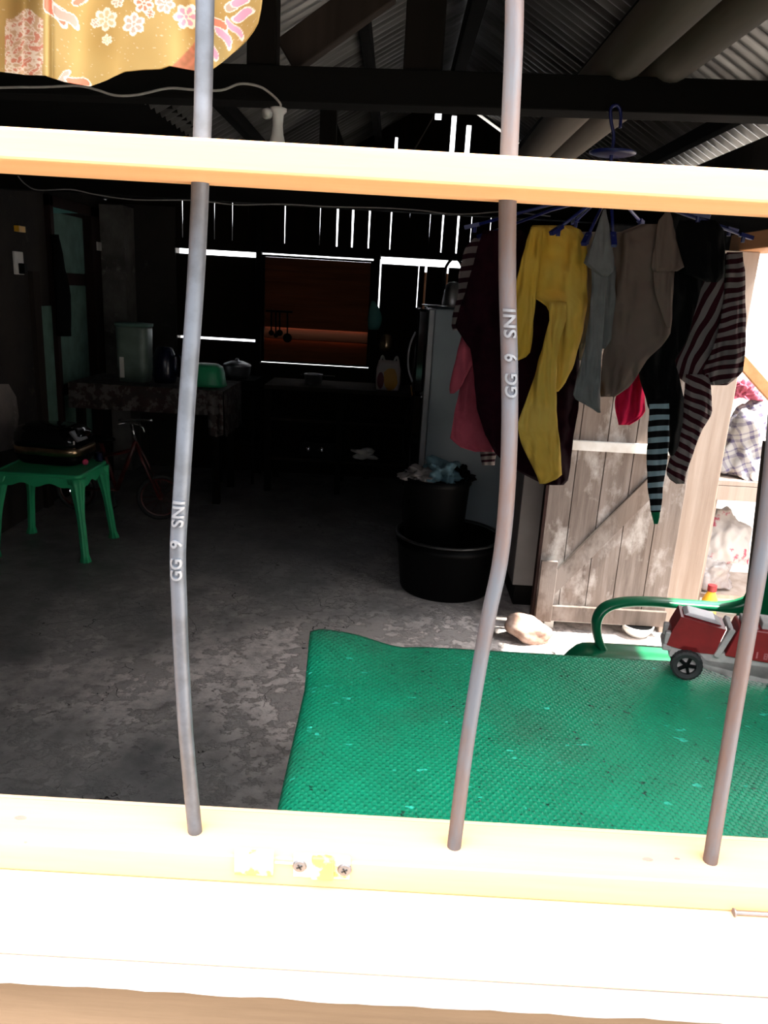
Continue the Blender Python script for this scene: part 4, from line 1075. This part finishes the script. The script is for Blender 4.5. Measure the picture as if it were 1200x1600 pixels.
for k in range(8):
    t = k / 7; w = .010 + .045 * math.sin(PI * min(1, t * .75 + .02)); rings.append([PY(583 + 3 * math.sin(t * 3), 470 + 45 * t, 6.145) + V((w * math.cos(2 * PI * j / 12), .025 * math.sin(2 * PI * j / 12), 0)) for j in range(12)])
loft(bm, rings); obj('teal_cloth', bm, M_tealb, smooth=True, label='small teal cloth hanging on the post right of the slatted window', cat='cloth')
c = PY(604, 540, 6.185); bm = NB(); lathe(bm, [(.0, .09), (.03, .085), (.045, .06), (.06, .0), (.055, -.03), (.03, -.05), (0, -.055)], 24, None, c); 
obj('glass_shade', bm, M_bronze, smooth=True, label='bronze coloured round shade hanging above the printed bag', cat='lamp shade')

# ================================================================ FRIDGE AND TUBS
fx0, fy0, fzt = PY(671, 482, 4.40).x, 4.40, PY(671, 482, 4.40).z
fr = thing('fridge', (fx0 + .26, fy0 + .28, 0), label='grey fridge seen from its side right of the middle', cat='fridge')
bm = NB(); bx(bm, fx0 + .035, fx0 + .53, fy0, fy0 + .56, .03, fzt); obj('body', bm, M_fridge, fr, bevel=.008)
bm = NB(); bx(bm, fx0, fx0 + .033, fy0 + .002, fy0 + .558, .04, fzt - .005); obj('gasket_trim', bm, M_fridgetrim, fr, bevel=.004, label='pale grey door edge')
zsp = .95
for z0, z1 in ((.06, zsp - .005), (zsp + .005, fzt - .004)):
    bm = NB(); bx(bm, fx0 - .065, fx0 - .002, fy0 + .004, fy0 + .556, z0, z1); dd_ = obj('door', bm, M_gloss, fr, bevel=.015, label='glossy black door')
    zc_ = zsp - .24 if z0 < .5 else zsp + .24
    if z0 > .5: zc_ = zsp + .20
    hl = 1 if z0 < .5 else .74
    bm = NB(); tube(bm, smooth_pts([(fx0 - .066, fy0 + .05, zc_ + .19 * hl), (fx0 - .092, fy0 + .05, zc_ + .10 * hl), (fx0 - .100, fy0 + .05, zc_), (fx0 - .092, fy0 + .05, zc_ - .10 * hl), (fx0 - .066, fy0 + .05, zc_ - .19 * hl)], 6), .0055, 8); obj('handle', bm, M_fridgetrim if z0 > .5 else M_blackpl, dd_, smooth=True)
for x in (fx0 + .08, fx0 + .48):
    for y in (fy0 + .05, fy0 + .5): bm = NB(); lathe(bm, [(0, 0), (.02, 0), (.02, .03), (0, .03)], 12, None, (x, y, 0)); obj('foot', bm, M_blackpl, fr)
c = V((fx0 + .09, fy0 + .20, fzt)); bm = NB(); lathe(bm, [(0, 0), (.09, 0), (.13, .018), (.134, .018), (.10, .004), (0, .004)], 32, None, c); obj('metal_tray', bm, M_chrome, smooth=True, label='shiny metal tray on top of the fridge', cat='tray')
c = V((PY(708, 470, 4.72).x, 4.75, fzt)); kt = thing('kettle', c, label='dark kettle on the fridge half behind the laundry', cat='kettle')
bm = NB(); lathe(bm, [(0, 0), (.06, 0), (.065, .03), (.05, .13), (.03, .15), (0, .155)], 24); obj('body', bm, M_alum, kt, local=True, smooth=True)
bm = NB(); tube(bm, smooth_pts([(-.055, 0, .11), (-.06, 0, .22), (-.01, 0, .29), (.04, 0, .24), (.045, 0, .13)], 5), .009, 8); obj('handle', bm, M_blackpl, kt, local=True, smooth=True)

tc = V((.345, 3.86, 0))
tr_ = PY(617, 823, 3.86).x; RT = tc.x - tr_
tub = thing('black_tub', tc, label='large round black tub on the floor in front of the fridge', cat='tub')
bm = NB(); th = .30; lathe(bm, [(0, 0), (RT - .05, 0), (RT - .045, .012), (RT - .02, th - .055), (RT - .012, th - .05), (RT - .010, th - .03), (RT - .02, th - .028), (RT - .018, th - .006), (RT - .03, th - .006), (RT - .058, .02), (0, .015)], 56); obj('body', bm, M_blackpl, tub, local=True, smooth=True)
bm = NB(); n = 56
loft(bm, [[V(((RT - .009 + .010 * math.cos(b)) * math.cos(a), (RT - .009 + .010 * math.cos(b)) * math.sin(a), th + .007 * math.sin(b))) for b in [2 * PI * j / 8 for j in range(8)]] for a in [2 * PI * k / n for k in range(n + 1)]], False); obj('rim', bm, mat('worn_black_rim', (.02, .02, .02), None, 10, .3), tub, local=True, smooth=True)
bc = V((PY(683, 752, 3.88).x, 3.90, .016)); RBk = (PY(738, 750, 3.9).x - PY(629, 750, 3.9).x) / 2; bh = PY(683, 756, 3.9 - RBk).z - .016
bk = thing('black_bucket', bc, label='tall black bucket full of washing standing in the large tub', cat='bucket')
bm = NB(); lathe(bm, [(0, 0), (RBk * .76, 0), (RBk * .78, .01), (RBk * .95, bh - .04), (RBk, bh - .03), (RBk, bh), (RBk - .01, bh), (RBk * .90, bh - .05), (RBk * .74, .02), (0, .015)], 48); obj('body', bm, M_blackpl, bk, local=True, smooth=True)
def heap(name, c, sx, sy, sz, m, seed, lab, amp=.5):
    bm = NB(); bmesh.ops.create_icosphere(bm, subdivisions=5, radius=1)
    for v in bm.verts:
        d = v.co.copy(); k = 1 + amp * noise.noise(d * 1.7 + V((seed, 0, 0))) + amp * .55 * noise.noise(d * 4 + V((0, seed, 0))) - amp * .35 * abs(noise.noise(d * 6.5 + V((0, 0, seed))))
        v.co = V((d.x * sx * k, d.y * sy * k, max(d.z, -.25) * sz * k)) + c
    return obj(name, bm, m, smooth=True, label=lab, cat='laundry')
top = bc + V((0, 0, bh - .012))
heap('washing', top + V((.02, 0, .018)), .10, .11, .085, C_bluepale, 2, 'crumpled pale blue washing on top of the black bucket', .6)
heap('washing', top + V((-.085, -.02, .012)), .085, .09, .04, C_greypale, 5, 'pale grey washing draped over the left of the black bucket', .7)
heap('washing', top + V((.125, .01, .012)), .055, .07, .045, C_black, 8, 'black washing at the right edge of the black bucket', .8)
# cabinet beside the fridge
cx0 = .665
cb = thing('cabinet', (.98, 3.98, 0), label='grey board cabinet side just behind the plank door', cat='cabinet')
bm = NB(); bx(bm, cx0, 1.38, 3.62, 4.32, .12, 1.15); obj('body', bm, M_cab, cb, bevel=.004)
bm = NB(); bx(bm, cx0 + .02, 1.36, 3.66, 4.30, 0, .12); obj('plinth', bm, M_blackpl, cb)
# rock
rp = PZ(826, 1006, 0); bm = NB(); bmesh.ops.create_icosphere(bm, subdivisions=4, radius=1)
for v in bm.verts:
    d = v.co.copy(); k = 1 + .35 * noise.noise(d * 1.1 + V((4, 0, 0))) + .08 * noise.noise(d * 5)
    x, y, z = d.x * .108 * k, d.y * .075 * k, d.z * .060 * k
    v.co = V((x, y, max(z - .25 * x, -.05))) 
zmin = min(v.co.z for v in bm.verts)
for v in bm.verts: v.co = v.co + V((rp.x - .0, rp.y + .05, -zmin))
obj('stone', bm, M_stone, smooth=True, label='pale pinkish stone on the floor below the plank door', cat='stone')
# small white foot under the door & bowl
c = PZ(862, 985, 0)
bs = thing('white_rack', (c.x + .1, c.y + .12, 0), label='low white plastic rack under the foot of the plank door', cat='rack')
bm = NB(); bx(bm, c.x - .03, c.x + .40, c.y + .03, c.y + .28, .035, .05); obj('deck', bm, M_whitepl, bs)
for x in (c.x - .01, c.x + .37):
    for y in (c.y + .045, c.y + .265): bm = NB(); bx(bm, x - .022, x + .022, y - .015, y + .015, 0, .035); obj('foot', bm, M_whitepl, bs)
c = PZ(1000, 1000, 0) + V((0, .06, 0)); bl = thing('white_bowl', c, label='small white bowl with black inside on the floor behind the green chair', cat='bowl')
bm = NB(); lathe(bm, [(0, 0), (.045, 0), (.068, .03), (.075, .055), (.07, .055), (.06, .03), (0, .012)], 28); obj('body', bm, M_whitepl, bl, local=True, smooth=True)
bm = NB(); lathe(bm, [(0, .048), (.066, .048), (.066, .051), (0, .051)], 28); obj('contents', bm, M_blackpl, bl, local=True)

# ================================================================ OUTDOOR SHELF
osy = 3.62
OZ = PY(1140, 752, osy).z
os_ = thing('outdoor_shelf', (2.0, osy + .2, -.062), label='pale wooden shelf outside the right doorway', cat='shelf')
bm = NB(); bx(bm, 1.58, 2.6, osy, osy + .42, OZ - .022, OZ); obj('shelf_board', bm, M_post, os_, bevel=.002)
bm = NB(); bx(bm, 1.58, 2.6, osy - .004, osy + .03, OZ - .095, OZ - .024); obj('rail', bm, M_post, os_, bevel=.002)
for x in (1.60, 2.55):
    for y in (osy + .04, osy + .40): bm = NB(); bx(bm, x - .02, x + .02, y - .02, y + .02, -.062, OZ - .022); obj('leg', bm, M_post, os_)
bm = NB(); bx(bm, 1.60, 2.58, osy + .03, osy + .40, .10, .12); obj('lower_board', bm, M_post, os_)
def plaid():
    m, t, b = base('white_purple_plaid', .9)
    v = coords(t, (1, 1, 1)); mp = t.new('ShaderNodeMapping'); mp.inputs['Rotation'].default_value = (0, .5, 0); t.link(v, mp.inputs[0])
    nz = t.new('ShaderNodeTexNoise'); nz.inputs['Scale'].default_value = 5; t.link(v, nz.inputs['Vector'])
    ad = t.new('ShaderNodeVectorMath', operation='MULTIPLY_ADD'); t.link(nz.outputs[1], ad.inputs[0]); ad.inputs[1].default_value = (.05, .05, .05); t.link(mp.outputs[0], ad.inputs[2])
    s = t.new('ShaderNodeSeparateXYZ'); t.link(ad.outputs[0], s.inputs[0])
    a = t.math('LESS_THAN', t.math('FRACT', t.math('MULTIPLY', s.outputs[0], 13)), .22); a2 = t.math('LESS_THAN', t.math('ABSOLUTE', t.math('SUBTRACT', t.math('FRACT', t.math('MULTIPLY', s.outputs[0], 13)), .5)), .05)
    c_ = t.math('LESS_THAN', t.math('FRACT', t.math('MULTIPLY', s.outputs[2], 13)), .22); c2 = t.math('LESS_THAN', t.math('ABSOLUTE', t.math('SUBTRACT', t.math('FRACT', t.math('MULTIPLY', s.outputs[2], 13)), .5)), .05)
    f = t.math('MULTIPLY', t.math('ADD', t.math('ADD', a, a2), t.math('ADD', c_, c2)), .42, True)
    t.link(t.mix(f, (.40, .38, .37), (.07, .055, .15)), b.inputs['Base Color']); return m
pc = PY(1172, 670, 3.80)
heap('plaid_bundle', V((pc.x, 3.82, OZ + .085)), .20, .15, .27, plaid(), 3, 'bundle of white and purple plaid cloth on the outdoor shelf', .35)
o_ = bpy.data.objects['plaid_bundle']; o_['category'] = 'cloth bundle'
heap('pink_cloth', PY(1160, 600, 3.84) + V((0, 0, -.05)), .07, .06, .06, cloth('rosy_cloth', (.60, .14, .20), None, 8), 7, 'small rosy cloth on top of the plaid bundle', .7)
# leaning lath above the bundle
bm = NB(); a, b = PY(1156, 562, 3.60), PY(1250, 668, 3.60); b = a + (b - a) * ((a.z + .06) / (a.z - b.z)); bar(bm, a, b, .03, .05); 
obj('leaning_lath', bm, M_orange, bevel=.002, label='orange brown lath slanting down behind the right doorway', cat='lath')
a, b = PY(1176, 1000, 3.0), PY(1206, 690, 3.02)
bm = NB(); bar(bm, V((a.x, 3.0, -.0)), V((b.x, 3.02, b.z)), .05, .05, up=V((0, 1, 0))); obj('short_post', bm, M_darkz, label='short dark post in the right doorway behind the chair', cat='post')
# bags under shelf
def filmy():
    m, t, b = base('clear_plastic_film', .18)
    v = coords(t); n = t.noise(9, 6, v, .6)
    t.link(t.mix(t.ramp(n, .4, .6), (.45, .41, .40), (.34, .28, .27)), b.inputs['Base Color']); b.inputs['Alpha'].default_value = .75; bump(t, b, n, .8, .02); return m
def pinkwhite():
    m, t, b = base('white_sack_pink_print', .7); v = coords(t); n = t.noise(9, 5, v)
    t.link(t.mix(t.ramp(n, .58, .62), (.45, .41, .39), (.40, .07, .11)), b.inputs['Base Color']); bump(t, b, n, .3, .01); return m
bgc = PY(1130, 850, 3.80)
ob = heap('sack', V((bgc.x - .01, 3.82, .12 + .19)), .15, .11, .20, pinkwhite(), 4, 'white sack with pink print under the outdoor shelf', .22); ob['category'] = 'sack'
ob = heap('clear_bag', V((bgc.x - .07, 3.74, .12 + .05)), .12, .06, .13, filmy(), 6, 'clear plastic bag in front of the white sack', .35); ob['category'] = 'plastic bag'
c = PY(1072, 935, 3.60); bo = thing('yellow_bottle', V((c.x + .12, 3.60, -.062)), label='orange and yellow bottle outside at the foot of the doorway post', cat='bottle')
bm = NB(); lathe(bm, [(0, 0), (.035, 0), (.038, .02), (.038, .17), (.02, .21), (.018, .22), (0, .22)], 20); obj('body', bm, M_yel, bo, local=True, smooth=True)
bm = NB(); lathe(bm, [(0, .22), (.022, .22), (.022, .25), (0, .25)], 16); obj('cap', bm, M_red, bo, local=True)
pcan = PY(1176, 758, 3.66); bm = NB(); tube(bm, [V((pcan.x - .0, 3.64, OZ + .022)), V((pcan.x + .01, 3.78, OZ + .022))], .02, 16); obj('small_can', bm, M_whitepl, smooth=False, label='small pale can lying at the edge of the outdoor shelf', cat='can')

# ================================================================ GREEN CHAIR
ch_c = PZ(1040, 1000, .42); 
cdir = math.atan2(-.05, -1.0)
crz = cdir + PI / 2
cloc = V((.947, 2.0, 0))
chr_ = thing('plastic_chair', cloc, crz, label='green plastic armchair behind the mat covered table', cat='chair')
def seat_fn(u, v):
    x = (u - .5) * 2; y = -.335 + .555 * v
    w = .258 + .012 * math.sin(PI * v)
    z = .462 - .012 * (1 - x * x) - .020 * v + .0
    if v < .12: z -= .05 * ((.12 - v) / .12) ** 2
    z += .0015 * math.cos(x * 26)
    return V((x * w, y, z))
bm = NB(); grid(bm, seat_fn, 72, 30); obj('seat', bm, M_chair, chr_, local=True, smooth=True, solid=.006)
def back_fn(u, v):
    x = (u - .5) * 2; z = .415 + .47 * v
    w = .225 + .03 * math.sin(PI * min(v * 1.1, 1) * .8)
    if v > .8: w *= math.sqrt(max(.15, 1 - ((v - .8) / .2) ** 2 * .6))
    y = .205 + .12 * v - .05 * (x * x) 
    return V((x * w, y, z + (0.02 * (1 - x * x) * v)))
bm = NB(); gg = grid(bm, back_fn, 27, 20)
dele = []
for f in bm.faces:
    c_ = f.calc_center_median(); u = (c_.x / .25)
    zv = (c_.z - .415) / .47
    if .22 < zv < .8 and (int((c_.x + .225) / .45 * 27) % 4 == 1) and abs(u) < .8: dele.append(f)
bmesh.ops.delete(bm, geom=dele, context='FACES')
obj('backrest', bm, M_chair, chr_, local=True, smooth=True, solid=.008)
for s_ in (-1, 1):
    bm = NB()
    pts = smooth_pts([(s_ * .235, .29, .665), (s_ * .262, .20, .605), (s_ * .272, .08, .600), (s_ * .272, -.08, .606), (s_ * .270, -.17, .600), (s_ * .266, -.225, .578), (s_ * .258, -.245, .535), (s_ * .245, -.235, .48), (s_ * .235, -.20, .42)], 5)
    rings = []
    for i, p in enumerate(pts):
        d = (pts[min(i + 1, len(pts) - 1)] - pts[max(i - 1, 0)]).normalized(); side = V((1, 0, 0)); nrm = side.cross(d).normalized()
        t = i / (len(pts) - 1); w = .026 if t < .7 else .026 - .004 * (t - .7) / .3; h = .013 + (.02 * max(0, 1 - t * 5))
        rings.append([p + side * w * math.copysign(abs(math.cos(a)) ** .6, math.cos(a)) + nrm * h * math.sin(a) for a in [2 * PI * j / 16 for j in range(16)]])
    loft(bm, rings); obj('armrest', bm, M_chair, chr_, local=True, smooth=True)
    for sy in (-1, 1):
        bm = NB(); rings = []
        for k in range(8):
            t = k / 7; z = .45 * (1 - t); x = s_ * (.235 + .02 * t); y = sy * (.205 + (.03 if sy < 0 else .07) * t); r = .030 - .008 * t
            rings.append([V((x + r * math.copysign(abs(math.cos(a)) ** .7, math.cos(a)), y + r * .8 * math.copysign(abs(math.sin(a)) ** .7, math.sin(a)), z)) for a in [2 * PI * j / 16 for j in range(16)]])
        loft(bm, rings); obj('leg', bm, M_chair, chr_, local=True, smooth=True)

# ================================================================ TOY TRUCK
tz0 = TZ + .0085
wp = PZ(1069, 1060, tz0)
trz = math.radians(-15)
tk = thing('toy_truck', wp, trz, label='red and white toy truck with black wheels parked on the green mat', cat='toy truck')
WRt = .031
# local frame: x along the truck (front at -x), y across (near side at 0), z up
def twheel(x, y):
    R = Matrix.Translation((x, y, WRt)) @ Matrix.Rotation(PI / 2, 4, 'X')
    bm = NB(); n = 48; rings = []
    for (r, z) in ((.019, -.010), (.027, -.012), (WRt, -.009), (WRt, .009), (.027, .012), (.019, .010), (.019, -.010)):
        rings.append([R @ V(((r + (.0012 if (r == WRt and k % 2) else 0)) * math.cos(2 * PI * k / n), (r + (.0012 if (r == WRt and k % 2) else 0)) * math.sin(2 * PI * k / n), z)) for k in range(n)])
    loft(bm, rings, False); w = obj('wheel', bm, M_tire, tk, local=True)
    bm = NB()
    for k in range(5):
        a = 2 * PI * k / 5; d = V((math.cos(a), math.sin(a), 0)); bar(bm, R @ (d * .003 + V((0, 0, .006))), R @ (d * .020 + V((0, 0, .006))), .006, .006)
    lathe(bm, [(0, .0), (.006, 0), (.005, .010), (0, .011)], 14, R); obj('hub', bm, M_blackpl, w, local=True)
    bm = NB(); lathe(bm, [(0, -.008), (.0188, -.008), (.0188, .002), (0, .002)], 24, R); obj('rim_disc', bm, M_toywhite, w, local=True)
for x in (0, .205):
    for y in (.004, .078): twheel(x, y)
W0, W1 = .010, .072
bm = NB()   # chassis with wheel arch
prof = [(-.034, .036), (-.034, .062), (.30, .062), (.30, .030), (.250, .030), (.240, .050), (.215, .066), (.19, .060), (.170, .030), (.165, .016), (.075, .018), (.062, .028), (.040, .030), (.034, .048), (.018, .062), (-.012, .062), (-.030, .045)]
prof = [(-.036, .040), (-.036, .066), (.30, .066), (.30, .018), (.245, .018), (.240, .036), (.225, .056), (.19, .056), (.172, .036), (.165, .016), (.085, .016), (.078, .030), (.040, .034), (.036, .046), (.022, .058), (-.012, .060), (-.026, .050), (-.030, .040)]
prism(bm, [V((x, W0, z)) for x, z in prof], (0, W1 - W0, 0)); bmesh.ops.triangulate(bm, faces=bm.faces)
obj('chassis', bm, M_toywhite, tk, local=True, bevel=0, label='greyed white chassis')
bm = NB(); cabp = [(-.034, .052), (-.028, .086), (-.020, .112), (.058, .100), (.062, .095), (.048, .052), (.030, .066), (.012, .072), (-.008, .068), (-.022, .056)]
cabp = [(-.044, .066), (-.038, .100), (-.026, .134), (.064, .120), (.050, .062), (.022, .060), (.014, .070), (-.012, .070), (-.020, .062)]
prism(bm, [V((x, W0 - .003, z)) for x, z in cabp], (0, W1 - W0 + .006, 0)); bmesh.ops.triangulate(bm, faces=bm.faces); obj('cab', bm, M_red, tk, local=True)
bm = NB(); prism(bm, [V((x, W0 + .008, z)) for x, z in ((-.020, .1345), (-.012, .141), (.042, .134), (.058, .1225))], (0, W1 - W0 - .016, 0)); obj('windscreen', bm, mat('scuffed_clear_plastic', (.55, .50, .52), (.4, .36, .38), 20, .3), tk, local=True, bevel=.002)
bm = NB(); bar(bm, (.054, W0 - .004, .058), (.076, W0 - .004, .124), .010, .012); bar(bm, (.054, W1 + .004, .058), (.076, W1 + .004, .124), .010, .012); bar(bm, (.073, W0, .120), (.073, W1, .120), .010, .010); obj('strut', bm, M_toywhite, tk, local=True, bevel=.002)
bm = NB(); prism(bm, [V((x, W0 - .006, z)) for x, z in ((.070, .062), (.088, .130), (.31, .136), (.31, .062))], (0, W1 - W0 + .012, 0)); o_ = obj('cargo_body', bm, M_red, tk, local=True, bevel=.004)
bm = NB()
for k in range(5): bx(bm, .095 + k * .036, .118 + k * .036, W0 + .005, W1 - .005, .128 + k * .001, .140 + .004 * (k % 2))
obj('load_rail', bm, M_toywhite, tk, local=True, bevel=.002)
bm = NB()
for k in range(2): bx(bm, .128 + k * .014, .131 + k * .014, W0 - .0075, W0 - .0055, .070, .084)
bx(bm, .142, .150, W0 - .0075, W0 - .0055, .0815, .084); bx(bm, .142, .150, W0 - .0075, W0 - .0055, .070, .0725); bx(bm, .1475, .150, W0 - .0075, W0 - .0055, .070, .084); bx(bm, .142, .150, W0 - .0075, W0 - .0055, .0758, .078)
obj('side_number', bm, mat('faded_pink_print', (.45, .12, .13), None, 20, .6), tk, local=True)
bm = NB(); bx(bm, -.052, -.034, W0 - .002, W1 + .002, .052, .066); bx(bm, -.050, -.036, W0, W0 + .014, .066, .094); bx(bm, -.050, -.036, W1 - .014, W1, .066, .094); obj('bumper', bm, M_toywhite, tk, local=True, bevel=.003)

# ================================================================ LIGHT
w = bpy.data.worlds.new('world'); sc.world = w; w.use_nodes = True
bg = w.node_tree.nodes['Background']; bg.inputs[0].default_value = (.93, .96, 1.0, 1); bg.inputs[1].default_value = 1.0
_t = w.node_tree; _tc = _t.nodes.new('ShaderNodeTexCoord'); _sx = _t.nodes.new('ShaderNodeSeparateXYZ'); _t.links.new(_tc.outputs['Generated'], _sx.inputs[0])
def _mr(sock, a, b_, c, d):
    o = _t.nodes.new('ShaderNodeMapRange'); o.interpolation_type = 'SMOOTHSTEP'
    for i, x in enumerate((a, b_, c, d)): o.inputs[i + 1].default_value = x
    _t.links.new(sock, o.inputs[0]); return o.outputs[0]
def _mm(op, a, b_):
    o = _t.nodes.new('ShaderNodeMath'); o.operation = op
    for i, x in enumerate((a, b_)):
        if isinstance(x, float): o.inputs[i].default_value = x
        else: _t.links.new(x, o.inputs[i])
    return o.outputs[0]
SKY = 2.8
_zen = _mr(_sx.outputs[2], .20, .92, .24, 2.3)          # low sky behind camera dimmed, zenith boosted, to shade mat and rails
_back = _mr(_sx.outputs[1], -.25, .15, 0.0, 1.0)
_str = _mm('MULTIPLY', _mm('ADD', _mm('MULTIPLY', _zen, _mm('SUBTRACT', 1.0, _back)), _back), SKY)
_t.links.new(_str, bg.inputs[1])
sd_ = bpy.data.lights.new('sun', 'SUN'); sun = bpy.data.objects.new('sun', sd_); col.objects.link(sun)
sd_.energy = 12; sd_.angle = math.radians(1.2); sd_.color = (1, .95, .86)
dirv = V((-.57, .05, -1)).normalized(); sun.rotation_euler = dirv.to_track_quat('-Z', 'Y').to_euler(); sun.location = (4, 4, 8)

sc.view_settings.view_transform = 'Standard'; sc.view_settings.look = 'None'; sc.view_settings.gamma = 1
sc.view_settings.exposure = 1.15; sc.view_settings.use_curve_mapping = False
sc.cycles.max_bounces = 10; sc.cycles.diffuse_bounces = 6
